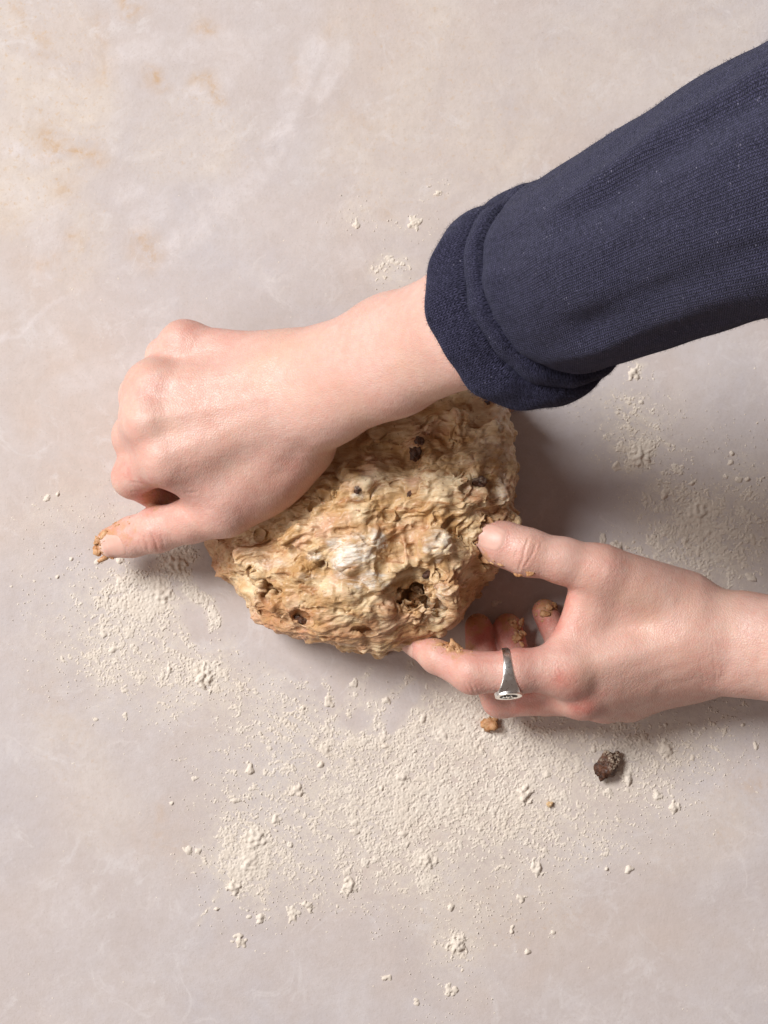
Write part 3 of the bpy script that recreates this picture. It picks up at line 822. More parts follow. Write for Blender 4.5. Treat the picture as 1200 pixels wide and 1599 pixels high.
# ------------------------------------------------------------------ the dough
def build_dough():
    h = 0.45
    out = [(305, 838), (318, 872), (345, 905), (385, 948), (432, 982), (490, 1003), (545, 1012), (595, 1020), (640, 1005), (690, 990), (722, 962),
           (742, 925), (770, 880), (800, 838), (806, 780), (803, 720), (795, 655), (780, 602), (740, 560), (660, 540), (560, 545), (470, 580), (390, 670), (330, 770)]
    zb = 16
    poly = [tuple(P(x, y, zb)[:2]) for x, y in out]
    lo = np.array([min(p[0] for p in poly) - 9, min(p[1] for p in poly) - 9, -1.0])
    hi = np.array([max(p[0] for p in poly) + 9, max(p[1] for p in poly) + 9, 74.0])
    Fd = Field(lo, hi, h)
    X2, Y2 = np.meshgrid(Fd.ax[0], Fd.ax[1], indexing='ij')
    w1 = 2.2 * perlin2(X2 / 16, Y2 / 16, 31) + 1.0 * perlin2(X2 / 6, Y2 / 6, 32)
    d2 = (polysd(X2, Y2, poly) + w1).astype(np.float32)
    PX = X2 / (MMPX * .95) + 600; PY = 799.5 - Y2 / (MMPX * .95)
    H = 58 + 4.5 * perlin2(X2 / 34, Y2 / 34, 33) + 2.5 * perlin2(X2 / 14, Y2 / 14, 34)
    H = H - 30 * sstep(520, 300, PX)                                   # low at the left end
    H = H - 9 * (1 - sstep(30, 150, np.abs((PY - 690) + (PX - 560) * 0.45)))  # pressed by the hand
    for x, y, r, a in ((640, 930, 40, -7), (590, 880, 46, 3.5), (700, 760, 60, 5), (690, 860, 34, 5), (430, 900, 40, 3), (500, 950, 40, 2), (760, 700, 40, 2.5), (735, 640, 24, -5), (560, 790, 60, 3)):
        H = H + a * np.exp(-((PX - x) ** 2 + (PY - y) ** 2) / r ** 2)
    H = H.astype(np.float32)[:, :, None]
    Z = Fd.ax[2][None, None, :]
    R = 27.0
    dd = np.maximum(d2, -60)[:, :, None]
    a = dd + R; b = (Z - H) + R
    F = np.sqrt(np.maximum(a, 0) ** 2 + np.maximum(b, 0) ** 2) + np.minimum(np.maximum(a, b), 0) - R
    F = np.maximum(F, -Z + 0.1)
    # tuck in slightly near the table
    F = F + 0.05 * np.maximum(12 - Z, 0)
    Fd.F = F.astype(np.float32)
    rr = np.random.default_rng(5)
    base = F
    def surf_z(x, y):
        i = int(np.clip((x - lo[0]) / h, 0, Fd.n[0] - 1)); j = int(np.clip((y - lo[1]) / h, 0, Fd.n[1] - 1))
        col = np.nonzero(Fd.F[i, j] < 0)[0]
        return Fd.ax[2][col[-1]] if len(col) else 0.0
    def S(px, py):
        z = 40.0
        for _ in range(3):
            p = P(px, py, z); z = surf_z(p[0], p[1])
        return P(px, py, z)
    # torn hollow with ragged lips, and a swirl
    hz = S(645, 925)
    for _ in range(30):
        t = rr.random()
        c0 = hz + np.array([rr.uniform(-17, 17), rr.uniform(-10, 8), rr.uniform(-4, 0.5)])
        Fd.ell(c0, rr.uniform(2.2, 5.2, 3), k=1.2, ax=rr.normal(size=3), up=rr.normal(size=3), op='sub')
    for _ in range(26):
        c0 = hz + np.array([rr.uniform(-16, 16), rr.uniform(-11, 5), rr.uniform(-9, -3)])
        Fd.ell(c0, (rr.uniform(2, 5), rr.uniform(1.5, 3), rr.uniform(1, 2.2)), k=1.0, ax=rr.normal(size=3), up=rr.normal(size=3))
    lip = [(598, 915), (612, 893), (640, 880), (672, 884), (694, 902), (703, 930)]
    for (x0, y0), (x1, y1) in zip(lip[:-1], lip[1:]):
        Fd.ell((S(x0, y0 - 6) + S(x1, y1 - 6)) / 2 + [0, 0, 0.5], (7, 4.2, 2.2), k=1.6, ax=S(x1, y1) - S(x0, y0), up=(rr.normal() * .3, .5, 1))
    Fd.ell(S(420, 925) + [0, 0, -1], (8, 5, 7), k=2, ax=(1, 1.2, 0), op='sub')
    Fd.rcone(S(405, 905), S(400, 945), 2.6, 2.4, k=2); Fd.rcone(S(405, 905), S(440, 890), 2.6, 2, k=2); Fd.rcone(S(400, 945), S(412, 965), 2.4, 2, k=2)
    Fd.rcone(S(425, 925) , S(432, 950), 2.0, 2.8, k=1.5)
    Fd.ell(S(470, 965) + [0, 0, -1], (6, 3.5, 5), k=1.5, ax=(1, -0.4, 0), op='sub')
    Fd.ell(S(570, 985) + [0, 0, -1], (7, 2.5, 5), k=1.5, ax=(1, -0.1, 0), op='sub')
    # lumps and flaps
    for x, y, r3, ax in ((550, 870, (9, 8, 4), (1, .2, 0)), (580, 905, (9, 4, 3), (1, -1.4, 0)), (680, 850, (10, 9, 6), (1, .3, 0)), (690, 905, (6, 12, 5), (1, .4, 0)),
                         (700, 920, (5, 11, 5), (1, .5, 0)), (775, 690, (8, 11, 5), (1, 0, 0)), (785, 770, (5, 8, 5), (1, .1, 0)), (655, 690, (9, 6, 4), (1, .5, 0)),
                         (715, 680, (6, 15, 4), (1, -.1, 0)), (480, 830, (16, 5, 3), (1, .4, 0)), (560, 760, (14, 4, 3), (1, .3, 0)), (620, 760, (12, 4, 3), (1, .2, 0)),
                         (650, 800, (12, 4, 3), (1, .3, 0)), (600, 830, (14, 4, 3), (1, .25, 0)), (410, 860, (14, 6, 3), (1, .3, 0)), (520, 930, (8, 6, 4), (1, 1, 0)), (590, 950, (10, 6, 4), (1, -.3, 0))):
        Fd.ell(S(x, y) + [0, 0, -1.0], r3, k=3, ax=ax)
    Fd.rcone(S(630, 840) + [0, 0, 1], S(636, 880) + [0, 0, 1], 1.8, 1.3, k=1.2)
    # many small tears, ridges and strings
    for _ in range(110):
        x, y = rr.uniform(320, 795), rr.uniform(610, 1010)
        p = S(x, y)
        if p[2] < 3: continue
        an = 0.35 + rr.normal() * 0.6
        L = rr.uniform(2, 7)
        v = np.array([math.cos(an), math.sin(an), 0])
        q = p + v * L; q[2] = surf_z(q[0], q[1])
        if q[2] < 3: continue
        if rr.random() < 0.55:
            r = rr.uniform(0.6, 1.5)
            Fd.rcone(p + [0, 0, 0.2], q + [0, 0, -0.1], r, r * 0.7, k=1.2)
        else:
            r = rr.uniform(0.5, 1.3)
            Fd.rcone(p + [0, 0, 0.1], q + [0, 0, 0.1], r, r * 0.8, k=0.8, op='sub')
    for _ in range(45):
        p = S(rr.uniform(320, 795), rr.uniform(610, 1010))
        if p[2] < 3: continue
        r = rr.uniform(0.8, 2.2)
        Fd.ell(p, (r * 1.5, r, r * 0.9), k=0.9, ax=(1, rr.uniform(-.5, 1), 0), op='sub' if rr.random() < 0.55 else 'add')
    # torn flakes and long cracks
    for _ in range(44):
        p = S(rr.uniform(320, 795), rr.uniform(610, 1010))
        if p[2] < 4: continue
        an = 0.3 + rr.normal() * 0.5
        L = rr.uniform(2.5, 8)
        Fd.ell(p + [0, 0, rr.uniform(-0.5, 0.4)], (L, L * rr.uniform(.3, .6), rr.uniform(.6, 1.2)), k=1.4, ax=(math.cos(an), math.sin(an), rr.normal() * .2), up=(rr.normal() * .4, rr.normal() * .4, 1))
    for _ in range(46):
        x, y = rr.uniform(330, 790), rr.uniform(620, 1005)
        an = 0.3 + rr.normal() * 0.45
        r = rr.uniform(0.45, 1.1)
        pts = []
        for j in range(rr.integers(3, 7)):
            p = S(x, y)
            if p[2] > 4: pts.append(p - [0, 0, rr.uniform(-.2, .5)])
            x += 9 * math.cos(an); y -= 9 * math.sin(an); an += rr.normal() * 0.45
        for p0, p1 in zip(pts[:-1], pts[1:]):
            Fd.rcone(p0, p1, r * rr.uniform(.7, 1.2), r * rr.uniform(.5, 1.1), k=0.9, op='sub')
    # press marks of thumb and finger
    Fd.ell(P(765, 843, 48), (9.0, 7.0, 8.0), k=1.5, op='sub')
    for x, y, z, r in ((729, 848, 46, 4.0), (733, 822, 47, 4.2), (746, 806, 45, 4.5), (738, 868, 42, 4.5), (628, 1000, 27, 4.0), (640, 988, 29, 4.0)):
        Fd.ell(P(x, y, z), (r * 1.3, r, r), k=3)
    pos, q = Fd.mesh(2)
    nm = normals(pos, q)
    # stretched, flaky relief
    W = np.stack([perlin(pos / 16, 71), perlin(pos / 16, 72), perlin(pos / 16, 73)], 1)
    W2 = np.stack([perlin(pos / 5, 71), perlin(pos / 5, 72), perlin(pos / 5, 73)], 1)
    Q = pos + 5.0 * W + 0.8 * W2
    c, s_ = math.cos(0.32), math.sin(0.32)
    A = np.stack([(Q[:, 0] * c + Q[:, 1] * s_) * 0.26, -Q[:, 0] * s_ + Q[:, 1] * c, Q[:, 2]], 1)
    soft = lambda n_: np.sqrt(n_ * n_ + 0.004)
    rid = soft(perlin(A / 4.6, 74)) * 2.4 - 0.5
    rid2 = soft(perlin(A / 2.0, 75)) * 2.4 - 0.5
    rid3 = soft(perlin(Q / 13.0, 70)) * 2.4 - 0.5
    bil = np.abs(perlin(Q / 6.0, 76))
    pit = np.clip(perlin(pos / 3.0 + 0.6 * W2, 77) - 0.42, 0, 1)
    calm = 0.45 + 0.9 * sstep(-0.35, 0.4, perlin(pos / 24, 78))
    # torn layers: stepped relief with sharp lips
    def terrace(q_, wl, n_, seed):
        t_ = (fbm(q_, wl, 3, seed, 0.42) * 0.5 + 0.5) * n_
        fr = t_ - np.floor(t_)
        return (np.floor(t_) + sstep(0.55, 1.0, fr)) / n_ - 0.5
    ter = terrace(A, 12.0, 6, 171) * 8.0 + terrace(Q * [0.7, 1, 1], 14.0, 4, 173) * 3.4
    disp = calm * (0.75 * ter + 1.05 * rid + 0.50 * rid2 + 2.2 * rid3 - 2.2 * pit + 0.06 * perlin(pos / 1.5, 79)) - 0.5
    side = calm * 0.4
    pos = pos + nm * disp[:, None]
    pos[:, 0] += side * perlin(pos / 3.2, 81); pos[:, 1] += side * perlin(pos / 3.2, 82)
    pos = relax(pos, q, 0.6)
    pos[:, 2] = np.maximum(pos[:, 2], 0.15)
    px, py = topx(pos)
    n3 = fbm(pos, 8.0, 3, 91)
    fl = np.zeros(len(pos))
    for x, y, rx, ry, a in ((545, 868, 36, 30, 1.3), (580, 905, 28, 16, 1.3), (575, 845, 34, 18, 1), (492, 868, 14, 10, .9), (685, 850, 26, 26, .7), (780, 640, 12, 40, .6), (783, 765, 12, 26, .6),
                            (770, 700, 26, 40, .35), (480, 900, 18, 8, .4), (560, 775, 10, 6, .9), (690, 925, 14, 20, .6), (420, 880, 24, 10, .4)):
        fl = np.maximum(fl, a * (1 - sstep(0.55, 1.15, np.hypot((px - x) / rx, (py - y) / ry) + 0.5 * n3)))
    sp = np.zeros(len(pos))
    for x, y, rx, ry, a in ((400, 865, 60, 22, .6), (350, 850, 30, 20, .6), (640, 830, 40, 20, .5), (545, 880, 30, 30, .3), (700, 920, 26, 50, .45), (740, 770, 30, 20, .7), (650, 700, 16, 26, .7), (470, 960, 30, 20, .6), (540, 830, 60, 20, .3), (430, 965, 90, 34, .6), (560, 992, 120, 30, .65), (335, 890, 36, 50, .5), (640, 955, 70, 36, .45), (780, 820, 26, 60, .4), (770, 620, 30, 40, .5)):
        sp = np.maximum(sp, a * (1 - sstep(0.4, 1.2, np.hypot((px - x) / rx, (py - y) / ry) + 0.6 * n3)))
    root = link_mesh('dough', pos, q, M['dough'], attrs=dict(flour=fl, spice=sp))
    tag(root, 'rough lump of raisin-studded dough being kneaded on the tabletop', 'dough')
    return root, pos, q
dough, posD, quD = build_dough()
bvhD = BVHTree.FromPolygons(posD.tolist(), quD.tolist())

def raisin_mesh(c, r3, seed, flour=0.0, tilt=0.0):
    v, f = lump_mesh((0, 0, 0), 1.0, seed, 4, (1, 1, 1), 0.28, 1.0)
    rid = np.abs(perlin(v * [1.9, 1.3, 1.9] + seed, seed + 5)); r2 = np.abs(perlin(v * 5.0 + seed, seed + 6))
    v = v * (0.80 + 0.42 * np.sqrt(rid * rid + 0.006) + 0.06 * r2)[:, None]
    fl = sstep(-0.35, 0.5, 0.8 * v[:, 1] + 0.3 * v[:, 0] + 0.5 * perlin(v * 2, seed + 9)) * flour
    v = v * np.array(r3)
    ct, st = math.cos(tilt), math.sin(tilt)
    R = np.array([[ct, -st, 0], [st, ct, 0], [0, 0, 1]])
    return v @ R.T + np.asarray(c), f, fl

for x, y, r3, sd, fl, tl, sink in ((650, 706, (3.3, 4.6, 3.0), 3, .12, -.3, 0.3), (655, 690, (2.6, 3.0, 2.4), 4, .2, .2, 1.0), (748, 752, (4.0, 2.8, 2.4), 5, .5, .2, 0.9), (668, 897, (3.0, 1.8, 1.8), 6, .1, .5, -.2),
                                   (558, 764, (2.0, 2.2, 1.8), 7, .7, .2, 0.4), (470, 968, (3.4, 2.4, 2.2), 8, .2, -.5, 0.5), (640, 770, (2.2, 1.4, 1.6), 9, .1, .8, 0.9), (760, 628, (2.2, 1.6, 1.6), 10, .1, .3, 1.0)):
    p, nn = drop(bvhD, x, y)
    if p is None: continue
    v, f, fa = raisin_mesh(p - np.array([0, 0, sink]), r3, sd, fl, tl)
    o = link_mesh('raisin', v, f, M['raisin'], attrs=dict(flour=fa))
    o.parent = dough

# ------------------------------------------------------------------ the sleeve with its rolled cuff
def catmull(pts, n):
    pts = np.asarray(pts, float)
    ext = np.vstack([2 * pts[0] - pts[1], pts, 2 * pts[-1] - pts[-2]])
    out = []
    t = np.linspace(0, len(pts) - 1, n)
    for u in t:
        i = min(int(u), len(pts) - 2); f = u - i
        a, b, c, d = ext[i], ext[i + 1], ext[i + 2], ext[i + 3]
        out.append(0.5 * (2 * b + (c - a) * f + (2 * a - 5 * b + 4 * c - d) * f * f + (3 * b - a - 3 * c + d) * f ** 3))
    return np.array(out)

AXIS = unit(P(1175, 302, 344) - P(868, 439, 214))
LAT = unit(np.cross(AXIS, (0, 0, 1)))          # towards the lower edge of the picture
UPV = np.cross(LAT, AXIS)
if UPV[2] < 0: UPV = -UPV

def build_sleeve():
    # stations: upper edge, lower edge (photograph pixels), height
    st = [((748, 372), (880, 565), 180), ((788, 318), (948, 556), 195), ((850, 276), (1003, 552), 222), ((930, 224), (1068, 534), 254), ((1030, 168), (1145, 512), 291),
          ((1130, 110), (1215, 494), 325), ((1230, 58), (1300, 478), 356), ((1400, -30), (1450, 450), 402), ((1600, -120), (1640, 420), 455)]
    cen, hw = [], []
    for u, l, z in st:
        a, b = P(*u, z), P(*l, z)
        cen.append((a + b) / 2); hw.append([np.linalg.norm(a - b) / 2])
    nv, nu = 330, 300
    C = catmull(cen, nv); Wd = catmull(np.hstack([hw, hw, hw]), nv)[:, 0]
    pos = []; uv = []
    th = np.linspace(0, 2 * math.pi, nu + 1)
    sacc = np.concatenate([[0], np.cumsum(np.linalg.norm(np.diff(C, axis=0), axis=1))])
    for i in range(nv):
        r = Wd[i]
        g = np.stack([np.cos(th), np.sin(th)], 1)
        # gentle folds running along the arm, and the ridge at the upper right
        s = sacc[i]
        p = C[i] + np.outer(g[:, 0] * r, LAT) + np.outer(g[:, 1] * r * 0.90, UPV)
        pos.append(p); uv.append(np.stack([th / (2 * math.pi) * 270, np.full(nu + 1, s)], 1))
    pos = np.concatenate(pos); uv = np.concatenate(uv)
    TH = np.tile(th, nv); S_ = np.repeat(sacc, nu + 1)
    nrm = np.outer(np.cos(TH), LAT) + np.outer(np.sin(TH), UPV)
    cyc = np.stack([np.cos(TH) * 1.3, np.sin(TH) * 1.3, S_ / 75], 1)
    d = 1.3 * fbm(cyc * 1.0, 1.0, 2, 201)
    cyc2 = np.stack([np.cos(TH) * 3.0, np.sin(TH) * 3.0, S_ / 60], 1)
    d += 1.3 * fbm(cyc2, 1.0, 2, 203)
    # long ridge fold towards the elbow
    c0 = 2.02 + 0.0016 * (S_ - 60)
    d += 3.2 * np.exp(-((TH - c0) / 0.11) ** 2) * sstep(70, 130, S_)
    d -= 2.2 * np.exp(-((TH - c0 + 0.22) / 0.14) ** 2) * sstep(70, 130, S_)
    c1 = 0.55 + 0.001 * S_
    d += 1.6 * np.exp(-((TH - c1) / 0.16) ** 2) * sstep(30, 90, S_) - 1.6 * np.exp(-((TH - c1 - .3) / 0.16) ** 2) * sstep(30, 90, S_)
    # gathered where the cuff squeezes it
    d -= (0.6 + 0.6 * np.sin(TH * 9 + 2 * np.sin(TH * 2))) * (1 - sstep(12, 30, S_))
    d += 2.2 * np.exp(-((S_ - 30) / 9) ** 2) * (0.6 + 0.4 * np.sin(TH * 4 + 1))
    pos = pos + nrm * d[:, None]
    idx = np.arange(nv * (nu + 1)).reshape(nv, nu + 1)
    f = np.stack([idx[:-1, :-1], idx[1:, :-1], idx[1:, 1:], idx[:-1, 1:]], -1).reshape(-1, 4)
    o = link_mesh('sleeve', pos, f, M['knit'], uv=uv)
    parent_keep(o, person)
    o['label'] = 'navy blue knitted sleeve rolled up the forearm'
    return o

def build_cuff(sleeve, name, cf, cb, wf, wb, thick, seed, wave, only_top=False):
    """rolled band between a front ring and a back ring; a closed, rounded profile"""
    nu, npf = 340, 64
    th = np.linspace(0, 2 * math.pi, nu + 1)
    pr = np.linspace(0, 2 * math.pi, npf + 1)
    cf, cb = np.asarray(cf), np.asarray(cb)
    L = np.linalg.norm(cb - cf)
    pos = []; uv = []
    for j in range(npf + 1):
        a = pr[j]
        # superellipse profile: a runs over the outside (0..pi) then the inside
        ca, sa = math.cos(a), math.sin(a)
        e = 0.55
        x = -math.copysign(abs(ca) ** e, ca)       # -1 front .. 1 back
        y = math.copysign(abs(sa) ** e, sa)
        t = (x + 1) / 2
        c = cf + (cb - cf) * t
        r = wf + (wb - wf) * t
        rad = r + y * thick / 2 + (1.6 * (1 - x * x) if y > 0 else 0)
        wob = wave * (0.7 * np.sin(3 * th + seed) + 0.5 * np.sin(7 * th + 2 * seed) + 0.35 * np.sin(13 * th + seed * 3))
        wob2 = wave * (0.6 * np.sin(2 * th + seed * 2) + 0.6 * np.sin(5 * th + seed) + 0.3 * np.sin(11 * th))
        rr_ = rad + wob * 0.55 + 2.5 * np.exp(-((th - math.pi - 0.1) / 0.16) ** 2) * (1 - t) - 1.8 * np.exp(-((th - math.pi + 0.28) / 0.16) ** 2)
        if only_top:      # the second fold only shows at the upper corner
            g_ = np.exp(-((th - 2.75) / 0.75) ** 2)
            rr_ = rr_ - 0.6 * (1 - g_) + 2.2 * g_
        p = c + np.outer(np.cos(th) * rr_, LAT) + np.outer(np.sin(th) * rr_ * 0.92, UPV) + np.outer(wob2 * (1 - 0.5 * t), AXIS)
        pos.append(p)
        uv.append(np.stack([th / (2 * math.pi) * 285, np.full(nu + 1, (x if y >= 0 else 2 - x) * L / 2)], 1))
    pos = np.concatenate(pos); uv = np.concatenate(uv)
    idx = np.arange((npf + 1) * (nu + 1)).reshape(npf + 1, nu + 1)
    f = np.stack([idx[:-1, :-1], idx[1:, :-1], idx[1:, 1:], idx[:-1, 1:]], -1).reshape(-1, 4)
    pos = pos + 0.5 * np.stack([perlin(pos / 12, seed + 300), perlin(pos / 12, seed + 301), perlin(pos / 12, seed + 302)], 1)
    o = link_mesh(name, pos, f, M['knit'], uv=uv)
    o.parent = sleeve
    return o

sleeve = build_sleeve()
zc = 178
cf = (P(702, 362, zc) + P(892, 600, zc)) / 2
cb = (P(785, 328, zc + 14) + P(955, 564, zc + 14)) / 2
build_cuff(sleeve, 'cuff', cf, cb - 6 * AXIS, 41.0, 41.6, 8.0, 1.3, 1.9)
build_cuff(sleeve, 'cuff_fold', cb - 9 * AXIS, cb + 3 * AXIS, 39.4, 38.6, 7.0, 2.1, 1.8, True)

def build_fuzz(sleeve, objs, n):
    """short loose wool fibres standing off the knit"""
    rr = np.random.default_rng(9)
    vs, fs, o0 = [], [], 0
    for ob in objs:
        me = ob.data
        co = np.zeros(len(me.vertices) * 3, np.float32); me.vertices.foreach_get('co', co)
        no = np.zeros(len(me.vertices) * 3, np.float32); me.vertex_normals.foreach_get('vector', no)
        co = co.reshape(-1, 3) * 1000; no = no.reshape(-1, 3)
        px, py = topx(co)
        ok = np.nonzero((px < 1260) & (no[:, 2] > -0.35))[0]
        pick = rr.choice(ok, n)
        p = co[pick]; nn = no[pick]
        t = rr.normal(size=(n, 3)); t -= nn * (t * nn).sum(1)[:, None]; t /= np.linalg.norm(t, axis=1)[:, None]
        L = rr.uniform(0.5, 1.7, n)[:, None]
        p1 = p + nn * L * 0.45 + t * L * 0.5
        p2 = p1 + nn * L * 0.10 + t * L * 0.7 + rr.normal(size=(n, 3)) * 0.25
        sd = np.cross(t, nn) * 0.045
        v = np.stack([p - sd, p + sd, p1 - sd, p1 + sd, p2 - sd * .4, p2 + sd * .4], 1).reshape(-1, 3)
        i = np.arange(n)[:, None] * 6 + o0
        fs.append(np.concatenate([i + [0, 1, 3, 2], i + [2, 3, 5, 4]])); vs.append(v); o0 += len(v)
    fz = link_mesh('wool_fibres', np.concatenate(vs), np.concatenate(fs), M['fuzz'])
    fz.parent = sleeve
    fz['kind'] = 'stuff'
build_fuzz(sleeve, [sleeve] + list(sleeve.children), 9000)

# ------------------------------------------------------------------ the ring
def build_ring():
    c = P(791, 1049, 51); ax = unit(P(738, 1051, 49) - P(888, 1042, 47))
    face = unit(np.array([0.0, -0.93, 0.37])); face = unit(face - ax * (face @ ax))
    sd = np.cross(ax, face)
    root = bpy.data.objects.new('ring', None); COL.objects.link(root)
    root.location = c / 1000
    nu, npf = 96, 20
    pos = []
    R0 = 11.0
    for i in range(nu):
        t = 2 * math.pi * i / nu                     # 0 at the signet face
        ct = (1 + math.cos(t)) / 2
        w = 1.8 + 3.6 * ct ** 5 + 0.5 * ct
        th = 0.75 + 1.0 * ct ** 4
        for j in range(npf):
            a = 2 * math.pi * j / npf
            r = R0 + th * 0.5 + (th * 0.6) * math.copysign(abs(math.sin(a)) ** .6, math.sin(a))
            if math.sin(a) > 0 and math.cos(t) > 0.86:
                r = min(r, (R0 + 1.55) / max(math.cos(t), 0.2))
            pos.append(c + ax * (w * math.copysign(abs(math.cos(a)) ** .7, math.cos(a))) + (face * math.cos(t) + sd * math.sin(t)) * r)
    idx = np.arange(nu * npf).reshape(nu, npf)
    f = np.stack([idx, np.roll(idx, -1, 0), np.roll(np.roll(idx, -1, 0), -1, 1), np.roll(idx, -1, 1)], -1).reshape(-1, 4)
    b = link_mesh('band', np.array(pos), f, M['silver'], loc=c); b.parent = root; b.location = (0, 0, 0)
    # oval signet face: raised rim, dark engraved field with a raised sprig
    fc = c + face * (R0 + 1.45)
    def disc(rx, ry, z0, z1, n=48):
        v = [fc + face * z1]
        for k in range(n):
            a = 2 * math.pi * k / n
            v.append(fc + ax * rx * math.cos(a) + sd * ry * math.sin(a) + face * z1)
        for k in range(n):
            a = 2 * math.pi * k / n
            v.append(fc + ax * rx * 1.05 * math.cos(a) + sd * ry * 1.05 * math.sin(a) + face * z0)
        fs = []
        for k in range(n):
            k2 = (k + 1) % n
            fs.append([0, 0, 1 + k, 1 + k2]); fs.append([1 + k2, 1 + k, 1 + n + k, 1 + n + k2])
        tri_ = [[x[1], x[2], x[3]] for x in fs if x[0] == x[1]]
        for x in fs:
            if x[0] != x[1]: tri_ += [[x[0], x[1], x[2]], [x[0], x[2], x[3]]]
        return np.array(v), np.array(tri_)
    v, f = disc(6.6, 5.2, -1.6, 0.35)
    o = link_mesh('signet_face', v, f, M['silver'], smooth=False, loc=c); o.parent = root; o.location = (0, 0, 0)
    v, f = disc(4.4, 3.3, 0.2, 0.42)
    o2 = link_mesh('engraved_field', v, f, M['dark'], smooth=False, loc=c); o2.parent = o; o2.location = (0, 0, 0)
    parts = []
    for (x0, y0, x1, y1) in ((-3.4, -.6, -.4, .4), (-.4, .4, 3.2, -.8), (-1.8, 0, -1, 2), (.6, 0, 1.2, 1.9), (0, .2, .3, -2.2), (1.8, -.4, 2.6, 1)):
        a = fc + ax * x0 + sd * y0 + face * .45; bb = fc + ax * x1 + sd * y1 + face * .45
        d = unit(bb - a); s_ = np.cross(face, d) * .42
        vv = np.array([a - s_, a + s_, bb + s_ * .4, bb - s_ * .4, a - s_ + face * .3, a + s_ + face * .3, bb + s_ * .4 + face * .25, bb - s_ * .4 + face * .25])
        parts.append((vv, np.array([[4, 5, 6, 7], [0, 4, 7, 3], [1, 2, 6, 5], [0, 1, 5, 4], [2, 3, 7, 6]])))
    v, f = joined(parts)
    o3 = link_mesh('relief', v, f, M['silver'], smooth=False, loc=c); o3.parent = o; o3.location = (0, 0, 0)
    tag(root, 'silver signet ring worn on the finger beside the thumb', 'ring')
build_ring()

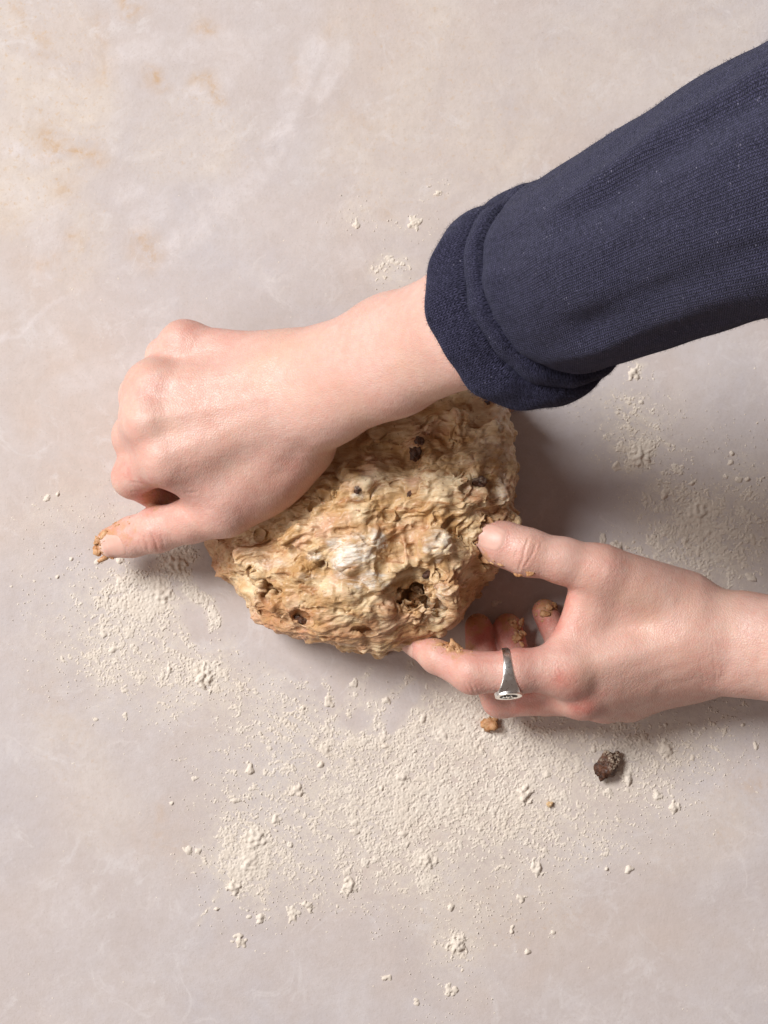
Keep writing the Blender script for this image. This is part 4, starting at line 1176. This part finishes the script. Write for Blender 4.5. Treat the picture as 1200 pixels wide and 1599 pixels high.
# ------------------------------------------------------------------ flour strewn over the table
def build_flour():
    st = 0.38
    xs = np.arange(-215, 216, st); ys = np.arange(-275, 175, st)
    X, Y = np.meshgrid(xs, ys, indexing='ij')
    X = X.astype(np.float32); Y = Y.astype(np.float32)
    PX = X / MMPX + 600; PY = 799.5 - Y / MMPX
    D = flour_density(X, Y)
    def grain(sig, seed):
        w = np.random.default_rng(seed).normal(size=X.shape).astype(np.float32)
        k_ = np.exp(-0.5 * (np.arange(-6, 7) / sig) ** 2); k_ /= k_.sum()
        for ax_ in (0, 1):
            w = sum(kk * np.roll(w, sh, ax_) for kk, sh in zip(k_, range(-6, 7)))
        return w / w.std()
    n1 = 0.50 * grain(0.75, 411) + 0.20 * grain(1.5, 412); n2 = perlin2(X / 2.6, Y / 2.6, 412); n3 = perlin2(X / 6.5, Y / 6.5, 413)
    ca, sa = math.cos(-0.5), math.sin(-0.5)
    drag = perlin2((X * ca + Y * sa) / 22, (-X * sa + Y * ca) / 3.2, 431)
    rnd = rng.random(X.shape).astype(np.float32)
    v = 0.46 * n1 + 0.22 * n2 + 0.40 * n3 + 0.12 * (rnd - 0.5) + 0.30 * drag + (D - 0.74) * 1.30
    hgt = np.clip(v, 0, 2) * 0.34 + np.where(v > 0, 0.04, 0)
    # loose grains
    g = (rnd > 0.9965 - 0.018 * np.clip(D - 0.08, 0, 1)) & (D > 0.10)
    hgt = np.maximum(hgt, np.where(g, 0.35 + 0.4 * rng.random(X.shape), 0))
    # little heaps
    rr = np.random.default_rng(77)
    xs0, ys0 = xs[0], ys[0]
    heaps = [(668, 1345, 3.4, 1.9), (715, 1475, 3.6, 2.2), (1000, 712, 4.2, 2.0), (990, 583, 2.6, 1.8), (1145, 708, 1.4, 1.4), (318, 1058, 4.0, 2.2), (390, 1200, 1.8, 1.5), (464, 1235, 2.2, 1.6), (552, 1065, 1.8, 1.3), (515, 1095, 1.8, 1.4),
             (628, 1215, 2.6, 1.7), (820, 1240, 2.8, 2.2), (980, 1215, 2.6, 1.9), (840, 1355, 2.4, 1.6), (545, 1385, 2.6, 1.8), (480, 1415, 2.4, 1.7), (365, 1385, 2.8, 2.0), (1090, 800, 3.6, 1.6), (1052, 1262, 2.4, 1.6), (815, 1402, 1.8, 1.3),
             (982, 1358, 1.8, 1.4), (275, 880, 4, 2.0), (400, 1310, 4.5, 1.8), (390, 1345, 4.0, 1.6), (250, 930, 4.5, 1.6), (1040, 1170, 3, 1.8), (963, 855, 2.8, 1.8), (683, 302, 1.4, 1.1), (640, 352, 1.0, .9)]
    for _ in range(620):
        x, y = rr.uniform(60, 1190), rr.uniform(280, 1570)
        p = P(x, y); i = int((p[0] - xs0) / st); j = int((p[1] - ys0) / st)
        if 0 <= i < X.shape[0] and 0 <= j < X.shape[1] and rr.random() < D[i, j] * 0.9:
            heaps.append((x, y, rr.uniform(0.6, 2.0) * (1 if rr.random() < .85 else 1.5), rr.uniform(0.4, 1.3)))
    for x, y, r, hh in heaps:
        p = P(x, y); m = int(r * 3 / st) + 2
        i = int((p[0] - xs0) / st); j = int((p[1] - ys0) / st)
        if i - m < 0 or j - m < 0 or i + m >= X.shape[0] or j + m >= X.shape[1]: continue
        sl = (slice(i - m, i + m), slice(j - m, j + m))
        dd = np.hypot((X[sl] - p[0]), (Y[sl] - p[1]) * rr.uniform(.7, 1.3)) / (r * 1.25) + 0.75 * n2[sl] + 0.35 * n1[sl]
        hgt[sl] = np.maximum(hgt[sl], 0.8 * hh * np.clip(1 - dd, 0, 1) ** 0.8 + np.where(dd < 1, 0.35 * n1[sl], 0)) 
    keep = hgt > 0.02
    fk = keep[:-1, :-1] | keep[1:, :-1] | keep[1:, 1:] | keep[:-1, 1:]
    idx = np.arange(X.size).reshape(X.shape)
    f = np.stack([idx[:-1, :-1][fk], idx[1:, :-1][fk], idx[1:, 1:][fk], idx[:-1, 1:][fk]], -1)
    used, inv = np.unique(f.ravel(), return_inverse=True)
    Z = np.where(keep, hgt, -0.30)
    jit = 0.16 * st
    pos = np.stack([X.ravel()[used], Y.ravel()[used], Z.ravel()[used]], 1).astype(float)
    pos[:, :2] += rng.normal(size=(len(pos), 2)) * jit
    o = link_mesh('flour', pos, inv.reshape(-1, 4), M['flour'])
    tag(o, 'dusting of cream flour with small clumps strewn over the tabletop', 'flour', kind='stuff')
    print('flour faces', len(f))
build_flour()

# ------------------------------------------------------------------ loose bits on the table
c = P(950, 1193, 3.8)
v, f, fa = raisin_mesh(c, (6.4, 7.6, 4.0), 51, 1.3, -0.55)
v[:, 2] = np.maximum(v[:, 2], 0.05)
o = link_mesh('raisin', v, f, M['raisin'], attrs=dict(flour=fa), loc=P(950, 1193, 0))
tag(o, 'dark wrinkled raisin dusted with flour lying alone on the tabletop', 'raisin')

def crumb(px, py, r, seed, sq, label, name='dough_crumb', cat='crumb', mat='crumb'):
    v, f = lump_mesh(P(px, py, r * sq[2] * 0.7), r, seed, 3, sq, 0.7, 0.9)
    v[:, 2] = np.maximum(v[:, 2], 0.03)
    o = link_mesh(name, v, f, M[mat], loc=P(px, py, 0))
    tag(o, label, cat)
crumb(765, 1131, 4.0, 901, (1.0, 1.0, .7), 'small tan crumb of dough on the flour below the ringed hand')
crumb(795, 631, 4.2, 902, (1.1, .8, .6), 'brown crumb of dough beside the dough under the rolled cuff')
crumb(859, 1256, 1.5, 903, (1, .9, .8), 'tiny yellowish grain in the flour left of the loose raisin', 'grain', 'grain', 'dough')
